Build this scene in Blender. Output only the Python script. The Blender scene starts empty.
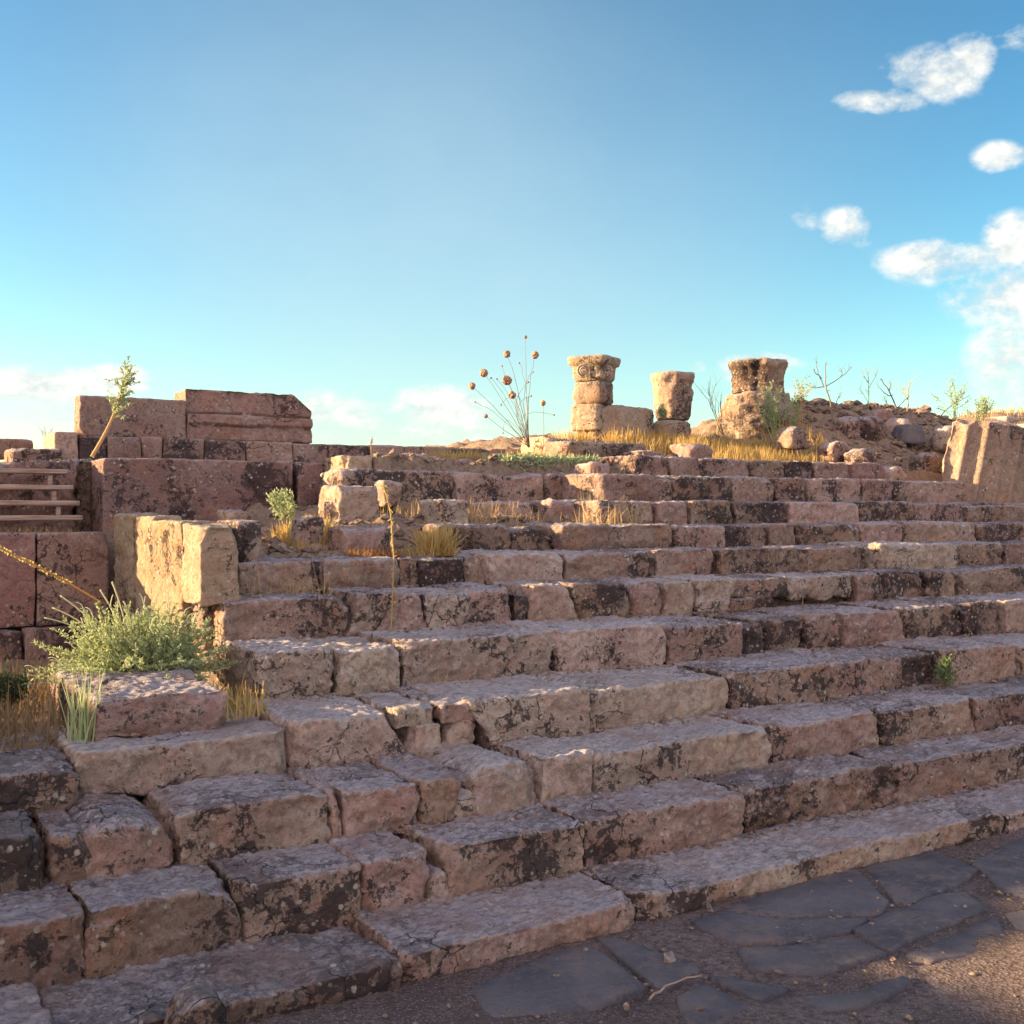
import bpy, math, random
import numpy as np
from mathutils import Vector
R = math.radians
rng = np.random.default_rng(7)
random.seed(7)
scene = bpy.context.scene
COL = scene.collection
EYE = 1.6                      # eye height above the street; heights below are relative to the eye
F = 1109.0; CX = CY = 512.0
CA, SA = 0.85, 0.527           # the stairs run along X (u); the camera looks 31.8 deg to the right of +Y (v)

def U(px, v):
    t = (px - CX) / F
    return v * (SA + CA * t) / (CA - SA * t)
def Dv(px, v):
    return v / (CA - SA * (px - CX) / F)
def Zv(px, py, v):
    return (CY - py) / F * Dv(px, v)
def onz(px, py, z):            # a point on a level plane
    t = (px - CX) / F
    D = z * F / (CY - py)
    return D * (SA + CA * t), D * (CA - SA * t)
def P(px, py, v):
    return np.array([U(px, v), v, Zv(px, py, v) + EYE])

# ------------------------------------------------------------------ noise
def _hash(ix, iy, iz, s):
    h = (ix.astype(np.uint32) * np.uint32(374761393) + iy.astype(np.uint32) * np.uint32(668265263)
         + iz.astype(np.uint32) * np.uint32(2147483647) + np.uint32(s * 1013 + 77) * np.uint32(2246822519))
    h = (h ^ (h >> np.uint32(13))) * np.uint32(1274126177)
    h = (h ^ (h >> np.uint32(16))) * np.uint32(2654435761)
    h = h ^ (h >> np.uint32(15))
    return h.astype(np.float64) / 4294967295.0
def noise(p, s=0):
    f = np.floor(p); w = p - f; i = f.astype(np.int64)
    w = w * w * w * (w * (w * 6 - 15) + 10)
    out = 0
    for dx in (0, 1):
        wx = w[:, 0] if dx else 1 - w[:, 0]
        for dy in (0, 1):
            wy = w[:, 1] if dy else 1 - w[:, 1]
            for dz in (0, 1):
                wz = w[:, 2] if dz else 1 - w[:, 2]
                out = out + wx * wy * wz * _hash(i[:, 0] + dx, i[:, 1] + dy, i[:, 2] + dz, s)
    return out * 2 - 1
def fbm(p, o=4, s=0, gain=0.5):
    a, t, r = 1.0, 0, 0
    for k in range(o):
        r = r + a * noise(p * 2 ** k + 17.3 * k, s + k); t += a; a *= gain
    return r / t

# ------------------------------------------------------------------ objects
def mesh(name, verts, faces, mat, parent=None, loc=None, smooth=True):
    """faces: (n,4) or (n,3) array, or list of lists"""
    verts = np.asarray(verts, dtype=np.float64)
    if loc is None:
        loc = (0, 0, 0)
    me = bpy.data.meshes.new(name)
    if isinstance(faces, np.ndarray) and faces.ndim == 2:
        k = faces.shape[1]; n = len(faces)
        me.vertices.add(len(verts)); me.vertices.foreach_set('co', verts.astype(np.float32).ravel())
        me.loops.add(n * k); me.loops.foreach_set('vertex_index', faces.astype(np.int32).ravel())
        me.polygons.add(n)
        me.polygons.foreach_set('loop_start', np.arange(0, n * k, k, dtype=np.int32))
        try: me.polygons.foreach_set('loop_total', np.full(n, k, dtype=np.int32))
        except Exception: pass
        me.update(calc_edges=True); me.validate()
    else:
        me.from_pydata([tuple(v) for v in verts], [], [tuple(f) for f in faces]); me.update()
    me.polygons.foreach_set('use_smooth', np.full(len(me.polygons), smooth, dtype=bool))
    for m in (mat if isinstance(mat, (list, tuple)) else [mat]):
        me.materials.append(m)
    o = bpy.data.objects.new(name, me); COL.objects.link(o)
    o.location = loc
    if parent: o.parent = parent
    return o
def tag(o, label=None, cat=None, group=None, kind=None):
    if label: o['label'] = label
    if cat: o['category'] = cat
    if group: o['group'] = group
    if kind: o['kind'] = kind
    return o
def thing(name, label, cat, loc=(0, 0, 0), group=None):
    o = bpy.data.objects.new(name, None); COL.objects.link(o); o.location = loc; o.empty_display_size = .1
    return tag(o, label, cat, group)

# ------------------------------------------------------------------ materials
def nn(nt, t, **kw):
    n = nt.nodes.new(t)
    for k, v in kw.items():
        if k in n.inputs: n.inputs[k].default_value = v
        else: setattr(n, k, v)
    return n
def ramp(nt, src, a, b, c0=(0, 0, 0, 1), c1=(1, 1, 1, 1)):
    if a > b: a, b, c0, c1 = b, a, c1, c0
    r = nt.nodes.new('ShaderNodeValToRGB'); nt.links.new(src, r.inputs[0])
    r.color_ramp.elements[0].position = a; r.color_ramp.elements[0].color = c0
    r.color_ramp.elements[1].position = b; r.color_ramp.elements[1].color = c1
    return r.outputs[0]
def mixc(nt, fac, a, b, mode='MIX'):
    m = nt.nodes.new('ShaderNodeMix'); m.data_type = 'RGBA'; m.blend_type = mode
    for i, x in ((0, fac), (6, a), (7, b)):
        if isinstance(x, (int, float)): m.inputs[i].default_value = x
        elif isinstance(x, tuple): m.inputs[i].default_value = (*x, 1) if len(x) == 3 else x
        else: nt.links.new(x, m.inputs[i])
    return m.outputs[2]
def math_(nt, op, a, b=None, clamp=False):
    m = nt.nodes.new('ShaderNodeMath'); m.operation = op; m.use_clamp = clamp
    for i, x in ((0, a), (1, b)):
        if x is None: continue
        if isinstance(x, (int, float)): m.inputs[i].default_value = x
        else: nt.links.new(x, m.inputs[i])
    return m.outputs[0]
def base_mat(name):
    m = bpy.data.materials.new(name); m.use_nodes = True
    nt = m.node_tree; b = nt.nodes['Principled BSDF']; b.inputs['Roughness'].default_value = .95
    b.inputs['Specular IOR Level'].default_value = .15
    return m, nt, b
def coords(nt):
    tc = nt.nodes.new('ShaderNodeTexCoord'); oi = nt.nodes.new('ShaderNodeObjectInfo')
    mu = math_(nt, 'MULTIPLY', oi.outputs['Random'], 61.0)
    va = nt.nodes.new('ShaderNodeVectorMath'); va.operation = 'ADD'
    nt.links.new(tc.outputs['Object'], va.inputs[0]); nt.links.new(mu, va.inputs[1])
    return va.outputs[0], oi.outputs['Random']
def noi(nt, vec, scale, detail=6, rough=.6, dist=0.0):
    n = nt.nodes.new('ShaderNodeTexNoise'); nt.links.new(vec, n.inputs['Vector'])
    n.inputs['Scale'].default_value = scale; n.inputs['Detail'].default_value = detail
    n.inputs['Roughness'].default_value = rough; n.inputs['Distortion'].default_value = dist
    return n.outputs['Fac']

def stone_mat(name, base, light, dark, top, darkness=.5, orange=.0, topamt=.8, bump=1.0):
    m, nt, b = base_mat(name)
    v, rnd = coords(nt)
    big = noi(nt, v, 2.4, 8, .62, .4)
    mid = noi(nt, v, 7.5, 9, .68, .7)
    fine = noi(nt, v, 22, 12, .76, .3)
    grain = noi(nt, v, 62, 8, .74)
    c = mixc(nt, ramp(nt, math_(nt, 'ADD', math_(nt, 'MULTIPLY', big, .5), math_(nt, 'MULTIPLY', mid, .5)), .43, .57), base, light)
    # per stone tint
    hv = nt.nodes.new('ShaderNodeHueSaturation'); nt.links.new(c, hv.inputs['Color'])
    nt.links.new(math_(nt, 'ADD', math_(nt, 'MULTIPLY', rnd, .36), .82), hv.inputs['Value'])
    nt.links.new(math_(nt, 'ADD', math_(nt, 'MULTIPLY', math_(nt, 'FRACT', math_(nt, 'MULTIPLY', rnd, 7.13)), .03), .485), hv.inputs['Hue'])
    c = hv.outputs[0]
    if orange > 0:                                   # orange-brown patina
        o = noi(nt, v, 4.1, 7, .6, .6)
        c = mixc(nt, math_(nt, 'MULTIPLY', ramp(nt, o, .50, .64), orange), c, (.44, .215, .10))
    # cream and brown mottling of the broken grain
    c = mixc(nt, math_(nt, 'MULTIPLY', ramp(nt, fine, .51, .42), .6), c, tuple(x * .48 for x in base))
    c = mixc(nt, math_(nt, 'MULTIPLY', ramp(nt, grain, .54, .68), .5), c, tuple(min(.8, x * 1.22) for x in light))
    # weathered upper sides: a crust of grey lichen, with pale sky light painted in
    geo = nt.nodes.new('ShaderNodeNewGeometry'); sep = nt.nodes.new('ShaderNodeSeparateXYZ')
    nt.links.new(geo.outputs['Normal'], sep.inputs[0])
    tn = noi(nt, v, 11, 10, .72)
    up = math_(nt, 'ADD', sep.outputs[2], math_(nt, 'MULTIPLY', math_(nt, 'SUBTRACT', tn, .5), 1.6))
    upm = math_(nt, 'MULTIPLY', ramp(nt, up, .35, .80), topamt)
    mp = nt.nodes.new('ShaderNodeMapping'); nt.links.new(v, mp.inputs[0]); mp.inputs['Scale'].default_value = (.6, 1.4, 1)
    tcol = mixc(nt, ramp(nt, noi(nt, mp.outputs[0], 34, 10, .78), .40, .54), tuple(x * .52 for x in top), tuple(min(.8, x * 1.15) for x in top))
    tcol = mixc(nt, math_(nt, 'MULTIPLY', ramp(nt, noi(nt, v, 3.2, 6, .6, .5), .48, .62), .55), tcol, tuple(x * .80 for x in base))
    c = mixc(nt, upm, c, tcol)
    # pale highlights painted along the convex edges
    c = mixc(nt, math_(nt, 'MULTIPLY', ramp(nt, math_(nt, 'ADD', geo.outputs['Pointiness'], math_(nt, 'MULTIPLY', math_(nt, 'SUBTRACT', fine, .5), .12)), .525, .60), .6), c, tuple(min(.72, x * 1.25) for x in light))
    # black lichen in clustered blotches
    patch = noi(nt, v, 1.8, 4, .5)
    s = math_(nt, 'ADD', math_(nt, 'ADD', math_(nt, 'MULTIPLY', fine, .65), math_(nt, 'MULTIPLY', grain, .35)), math_(nt, 'ADD', math_(nt, 'MULTIPLY', mid, .6), math_(nt, 'MULTIPLY', patch, .55)))
    th = .5 * (1.148 - .19 * (darkness - .36))
    dm = ramp(nt, math_(nt, 'MULTIPLY', s, .5), th, th + .022)
    dm = math_(nt, 'MULTIPLY', dm, math_(nt, 'SUBTRACT', 1.0, math_(nt, 'MULTIPLY', upm, .55)))
    c = mixc(nt, math_(nt, 'MULTIPLY', dm, .88), c, dark)
    # pale crustose spots
    vo = nt.nodes.new('ShaderNodeTexVoronoi'); nt.links.new(v, vo.inputs['Vector']); vo.inputs['Scale'].default_value = 24
    sp = math_(nt, 'MULTIPLY', ramp(nt, math_(nt, 'ADD', vo.outputs['Distance'], math_(nt, 'MULTIPLY', fine, .8)), .68, .58), ramp(nt, mid, .48, .58))
    c = mixc(nt, math_(nt, 'MULTIPLY', sp, .7), c, (.66, .58, .49))
    # hairline cracks
    ds = nt.nodes.new('ShaderNodeVectorMath'); ds.operation = 'ADD'
    nz_ = nt.nodes.new('ShaderNodeTexNoise'); nt.links.new(v, nz_.inputs['Vector']); nz_.inputs['Scale'].default_value = 5; nz_.inputs['Detail'].default_value = 6
    ms = nt.nodes.new('ShaderNodeVectorMath'); ms.operation = 'SCALE'; nt.links.new(nz_.outputs['Color'], ms.inputs[0]); ms.inputs['Scale'].default_value = .30
    nt.links.new(v, ds.inputs[0]); nt.links.new(ms.outputs[0], ds.inputs[1])
    ve = nt.nodes.new('ShaderNodeTexVoronoi'); ve.feature = 'DISTANCE_TO_EDGE'; ve.inputs['Scale'].default_value = 3.4; nt.links.new(ds.outputs[0], ve.inputs['Vector'])
    ck = math_(nt, 'MULTIPLY', ramp(nt, ve.outputs['Distance'], .014, .003), ramp(nt, patch, .52, .60))
    c = mixc(nt, math_(nt, 'MULTIPLY', ck, .85), c, dark)
    pit = noi(nt, v, 80, 5, .72)
    pm = ramp(nt, pit, .37, .30)
    c = mixc(nt, math_(nt, 'MULTIPLY', pm, .7), c, dark)
    nt.links.new(c, b.inputs['Base Color'])
    h = math_(nt, 'ADD', math_(nt, 'MULTIPLY', fine, 1.3), math_(nt, 'MULTIPLY', grain, .35))
    h = math_(nt, 'SUBTRACT', h, math_(nt, 'ADD', math_(nt, 'MULTIPLY', pm, .30), math_(nt, 'MULTIPLY', ck, .6)))
    h = math_(nt, 'ADD', h, math_(nt, 'MULTIPLY', noi(nt, v, 240, 3, .6), .12))
    bp = nt.nodes.new('ShaderNodeBump'); bp.inputs['Strength'].default_value = 1.0; bp.inputs['Distance'].default_value = .030 * bump
    nt.links.new(h, bp.inputs['Height']); nt.links.new(bp.outputs[0], b.inputs['Normal'])
    return m

M = {}
DARK = (.040, .030, .034)
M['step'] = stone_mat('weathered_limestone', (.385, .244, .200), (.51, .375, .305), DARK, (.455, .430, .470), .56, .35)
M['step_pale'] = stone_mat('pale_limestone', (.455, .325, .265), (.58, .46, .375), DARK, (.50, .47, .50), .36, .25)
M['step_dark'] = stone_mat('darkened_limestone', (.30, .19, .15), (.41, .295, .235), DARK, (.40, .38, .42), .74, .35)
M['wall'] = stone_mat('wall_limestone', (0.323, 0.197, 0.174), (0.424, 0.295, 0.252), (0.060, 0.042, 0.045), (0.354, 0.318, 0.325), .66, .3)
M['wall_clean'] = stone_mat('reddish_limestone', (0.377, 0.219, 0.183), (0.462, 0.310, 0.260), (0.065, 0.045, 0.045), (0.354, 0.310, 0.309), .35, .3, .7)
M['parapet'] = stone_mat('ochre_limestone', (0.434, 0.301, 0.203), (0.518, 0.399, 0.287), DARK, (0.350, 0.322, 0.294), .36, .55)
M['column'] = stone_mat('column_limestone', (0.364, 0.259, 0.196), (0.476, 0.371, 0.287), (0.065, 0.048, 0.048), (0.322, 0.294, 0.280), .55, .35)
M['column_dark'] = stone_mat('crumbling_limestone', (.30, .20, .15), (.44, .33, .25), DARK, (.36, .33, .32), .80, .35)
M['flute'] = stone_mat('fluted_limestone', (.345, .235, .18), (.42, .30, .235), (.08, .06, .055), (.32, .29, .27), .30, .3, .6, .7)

def earth_mat():
    m, nt, b = base_mat('dry_earth')
    v, _ = coords(nt)
    a = noi(nt, v, 1.3, 9, .65); f = noi(nt, v, 30, 8, .75)
    c = mixc(nt, ramp(nt, a, .38, .64), (.18, .118, .085), (.28, .20, .145))
    c = mixc(nt, ramp(nt, f, .45, .60), (.34, .25, .185), c)
    nt.links.new(c, b.inputs['Base Color'])
    h = math_(nt, 'ADD', math_(nt, 'MULTIPLY', noi(nt, v, 14, 8, .7), 1.0), math_(nt, 'MULTIPLY', f, .6))
    bp = nn(nt, 'ShaderNodeBump', Strength=1.0, Distance=.05)
    nt.links.new(h, bp.inputs['Height']); nt.links.new(bp.outputs[0], b.inputs['Normal'])
    return m
M['earth'] = earth_mat()
def grit_mat():
    m, nt, b = base_mat('street_grit')
    v, _ = coords(nt)
    a = noi(nt, v, 1.1, 8, .62, .5); f = noi(nt, v, 38, 10, .78)
    c = mixc(nt, ramp(nt, a, .40, .60), (.125, .092, .096), (.215, .17, .17))
    c = mixc(nt, ramp(nt, f, .40, .56), tuple((.10, .07, .06)), c)
    vo = nn(nt, 'ShaderNodeTexVoronoi', Scale=75.0); nt.links.new(v, vo.inputs['Vector'])
    c = mixc(nt, math_(nt, 'MULTIPLY', ramp(nt, vo.outputs['Distance'], .30, .18), .6), c, (.40, .33, .28))
    nt.links.new(c, b.inputs['Base Color'])
    h = math_(nt, 'ADD', math_(nt, 'MULTIPLY', f, 1.0), math_(nt, 'MULTIPLY', vo.outputs['Distance'], -.7))
    bp = nn(nt, 'ShaderNodeBump', Strength=1.0, Distance=.02)
    nt.links.new(h, bp.inputs['Height']); nt.links.new(bp.outputs[0], b.inputs['Normal'])
    return m
M['grit'] = grit_mat()
def chip_mat():
    m, nt, b = base_mat('stone_chips')
    g = nt.nodes.new('ShaderNodeNewGeometry')
    r = g.outputs['Random Per Island']
    c = mixc(nt, ramp(nt, r, 0, 1), (.10, .07, .058), (.34, .25, .19))
    nt.links.new(mixc(nt, ramp(nt, noi(nt, g.outputs['Position'], 60, 6, .7), .4, .6), c, (.16, .115, .09)), b.inputs['Base Color'])
    return m
M['chip'] = chip_mat()
def basalt_mat():
    m, nt, b = base_mat('basalt')
    v, _ = coords(nt)
    f = noi(nt, v, 26, 10, .78); a = noi(nt, v, 3.5, 6, .6)
    c = mixc(nt, ramp(nt, a, .38, .62), (.085, .080, .098), (.145, .135, .150))
    c = mixc(nt, ramp(nt, f, .52, .68), c, (.16, .135, .125))
    dust = noi(nt, v, 5.5, 9, .7, .6)
    c = mixc(nt, math_(nt, 'MULTIPLY', ramp(nt, math_(nt, 'ADD', math_(nt, 'MULTIPLY', dust, .6), math_(nt, 'MULTIPLY', f, .4)), .49, .58), .75), c, (.20, .155, .15))
    nt.links.new(c, b.inputs['Base Color']); b.inputs['Roughness'].default_value = .75
    bp = nn(nt, 'ShaderNodeBump', Strength=1.0, Distance=.022)
    nt.links.new(noi(nt, v, 45, 8, .7), bp.inputs['Height']); nt.links.new(bp.outputs[0], b.inputs['Normal'])
    return m
M['basalt'] = basalt_mat()
def plant_mat(name, c0, c1, trans=.45, scale=9):
    m = bpy.data.materials.new(name); m.use_nodes = True; nt = m.node_tree
    for n in list(nt.nodes): nt.nodes.remove(n)
    out = nt.nodes.new('ShaderNodeOutputMaterial')
    g = nt.nodes.new('ShaderNodeNewGeometry')
    n = nt.nodes.new('ShaderNodeTexNoise'); n.inputs['Scale'].default_value = scale
    nt.links.new(g.outputs['Position'], n.inputs['Vector'])
    f = math_(nt, 'ADD', math_(nt, 'MULTIPLY', g.outputs['Random Per Island'], .6), math_(nt, 'MULTIPLY', n.outputs['Fac'], .4))
    c = mixc(nt, f, c0, c1)
    d = nt.nodes.new('ShaderNodeBsdfDiffuse'); t = nt.nodes.new('ShaderNodeBsdfTranslucent'); mx = nt.nodes.new('ShaderNodeMixShader')
    nt.links.new(c, d.inputs[0]); nt.links.new(c, t.inputs[0]); mx.inputs[0].default_value = trans
    nt.links.new(d.outputs[0], mx.inputs[1]); nt.links.new(t.outputs[0], mx.inputs[2]); nt.links.new(mx.outputs[0], out.inputs[0])
    return m
M['gold'] = plant_mat('golden_grass', (.40, .26, .09), (.66, .48, .20))
M['straw'] = plant_mat('straw', (.38, .24, .12), (.60, .44, .24), .35)
M['rust'] = plant_mat('rusty_straw', (.20, .09, .04), (.42, .23, .10), .3)
M['dullgrass'] = plant_mat('dull_grass', (.13, .09, .05), (.30, .21, .12), .3)
M['sage'] = plant_mat('sage_leaves', (.22, .29, .12), (.55, .58, .33), .4)
M['deepgreen'] = plant_mat('deep_green_leaves', (.04, .06, .03), (.10, .12, .06), .3)
M['sagetip'] = plant_mat('sage_tips', (.45, .46, .30), (.66, .64, .46), .35)
M['green'] = plant_mat('green_leaves', (.10, .15, .06), (.22, .28, .13), .4)
M['paleleaf'] = plant_mat('pale_leaves', (.26, .33, .17), (.44, .48, .28), .4)
M['yellow'] = plant_mat('yellow_flowers', (.45, .35, .10), (.66, .55, .22), .4)
M['twig'] = plant_mat('dry_twigs', (.16, .115, .09), (.27, .20, .16), .05)
M['seed'] = plant_mat('seed_heads', (.27, .15, .10), (.44, .28, .19), .1, 60)
def wood_mat():
    m, nt, b = base_mat('weathered_wood')
    v, _ = coords(nt)
    mp = nt.nodes.new('ShaderNodeMapping'); nt.links.new(v, mp.inputs[0]); mp.inputs['Scale'].default_value = (1.5, 30, 30)
    g = noi(nt, mp.outputs[0], 3, 6, .6)
    c = mixc(nt, ramp(nt, g, .35, .65), (.20, .13, .10), (.42, .31, .25))
    nt.links.new(c, b.inputs['Base Color'])
    bp = nn(nt, 'ShaderNodeBump', Strength=.6, Distance=.006); nt.links.new(g, bp.inputs['Height']); nt.links.new(bp.outputs[0], b.inputs['Normal'])
    return m
M['wood'] = wood_mat()

# ------------------------------------------------------------------ stone shapes
_lat = {}
def lattice(nx, ny, nz):
    key = (nx, ny, nz)
    if key in _lat: return _lat[key]
    pts, quads, off = [], [], 0
    def face(a, b, mk, flip):
        nonlocal off
        A, B = np.meshgrid(np.arange(a + 1), np.arange(b + 1), indexing='ij')
        q = mk(A.ravel(), B.ravel()); idx = off + np.arange((a + 1) * (b + 1)).reshape(a + 1, b + 1)
        f = np.stack([idx[:-1, :-1], idx[1:, :-1], idx[1:, 1:], idx[:-1, 1:]], -1).reshape(-1, 4)
        quads.append(f[:, ::-1] if flip else f); pts.append(q); off += len(q)
    c = lambda A, v: np.full_like(A, v)
    face(nx, ny, lambda A, B: np.stack([A, B, c(A, nz)], 1), False)
    face(nx, ny, lambda A, B: np.stack([A, B, c(A, 0)], 1), True)
    face(nx, nz, lambda A, B: np.stack([A, c(A, 0), B], 1), False)
    face(nx, nz, lambda A, B: np.stack([A, c(A, ny), B], 1), True)
    face(ny, nz, lambda A, B: np.stack([c(A, 0), A, B], 1), True)
    face(ny, nz, lambda A, B: np.stack([c(A, nx), A, B], 1), False)
    p = np.concatenate(pts); f = np.concatenate(quads)
    keyv = (p[:, 0] * (ny + 1) + p[:, 1]) * (nz + 1) + p[:, 2]
    _, first, inv = np.unique(keyv, return_index=True, return_inverse=True)
    r = (p[first].astype(float), inv.reshape(-1)[f])
    _lat[key] = r
    return r
_seed = [100]
def stone(lx, ly, lz, r=.03, amp=.02, rough=.014, chips=3, sl=0., sr=0., res=.016, dome=0., prof=None, seed=None, under=0.):
    """A weathered block centred on the origin. sl / sr lean its left / right end, dome rounds it over, under hollows the foot of its front."""
    if seed is None: _seed[0] += 1; seed = _seed[0]
    rg = np.random.default_rng(seed)
    n = [max(3, min(140, int(round(L / res)))) for L in (lx, ly, lz)]
    ip, f = lattice(*n)
    h = np.array([lx, ly, lz]) / 2
    p = ip / np.array(n) * 2 * h - h
    so = rg.uniform(0, 100, 3)
    rl = (r * .55 * (.30 + .75 * np.clip(noise(p * 5 + so, 1) + .5, 0, 1.3) + .9 * np.clip(noise(p * 17 + so, 2), 0, 1)))[:, None]
    rl = np.minimum(rl, .9 * h.min())
    q = np.clip(p, -(h - rl), h - rl); d = p - q
    L = np.linalg.norm(d, axis=1, keepdims=True); nrm = d / np.maximum(L, 1e-9)
    p = q + nrm * rl
    if dome:
        e = (p[:, 0] / h[0]); g = np.clip((p[:, 2] / h[2] + 1) / 2, 0, 1)
        p[:, 2] -= g * dome * lz * np.abs(e) ** 2.4
        p[:, 1] += np.where(p[:, 1] < 0, 1, 0) * g * dome * .4 * ly * np.abs(e) ** 2.2
    for k in range(chips):
        s = rg.choice([-1, 1])
        if rg.random() < .6: dn = np.array([s * rg.uniform(.15, 1.0), -rg.uniform(.3, 1), rg.uniform(.1, .9)])
        else: dn = np.array([s * rg.uniform(.5, 1), -rg.uniform(.4, 1.0), rg.uniform(-.9, .3)])
        dn /= np.linalg.norm(dn)
        c = np.abs(dn) @ h - rg.uniform(.006, .040) * (1 + lz)
        ov = p @ dn - c + .012 * fbm(p * 14 + so, 3, 5)
        p -= dn * (np.maximum(ov, 0) * .92)[:, None]
    w = np.stack([fbm(p * 2.2 + so + 31 * i, 2, 9 + i) for i in range(3)], 1)
    p = p + w * amp * np.array([.35, .9, .7])
    b = fbm(p * 9 + so, 5, 3, .6)
    rd = 1 - np.abs(fbm(p * 5.5 + so + 50, 4, 21, .55)) * 2
    hollow = np.clip(noise(p * np.array([6, 6, 9]) + so, 41) - .35, 0, 1)
    disp = rough * (1.0 * b + .5 * (rd - .6)) - rough * 1.8 * hollow
    # flat tops wear smoother than broken fronts
    disp *= np.where(nrm[:, 2] > .7, .55, 1.0)
    disp += rough * .75 * fbm(p * 27 + so + 9, 3, 33, .7)
    p = p + nrm * disp[:, None]
    if under:
        g = np.clip(-(p[:, 2] / h[2]), 0, 1); fr = np.clip(-nrm[:, 1], 0, 1)
        p[:, 1] += fr * g ** 1.5 * under * (.6 + .8 * noise(np.stack([p[:, 0] * 4, p[:, 0] * 0, p[:, 2] * 2], 1) + so, 77))
    if prof is not None:
        p[:, 1] += np.clip(-nrm[:, 1], 0, 1) * prof(p[:, 2] / lz + .5, p[:, 0] / lx + .5)
    if sl or sr:
        e = np.clip(p[:, 0] / lx + .5, 0, 1)
        p[:, 0] += (p[:, 2] / h[2]) * (sl * (1 - e) + sr * e)
    return p, f
def put_stone(name, u0, u1, v0, v1, z0, z1, mat, parent=None, **kw):
    p, f = stone(u1 - u0, v1 - v0, z1 - z0, **kw)
    loc = np.array([(u0 + u1) / 2, (v0 + v1) / 2, (z0 + z1) / 2 + EYE])
    if parent: loc = loc - np.array(parent.location)
    return mesh(name, p, f, M[mat], parent, tuple(loc))

# ------------------------------------------------------------------ the stairs
V = [3.36, 3.78, 4.12, 4.58, 5.15, 5.75, 6.22, 6.68, 7.12, 7.58, 8.05]
Z = [-1.49, -1.30, -1.11, -.905, -.68, -.465, -.285, -.10, .09, .32, .52]
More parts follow.
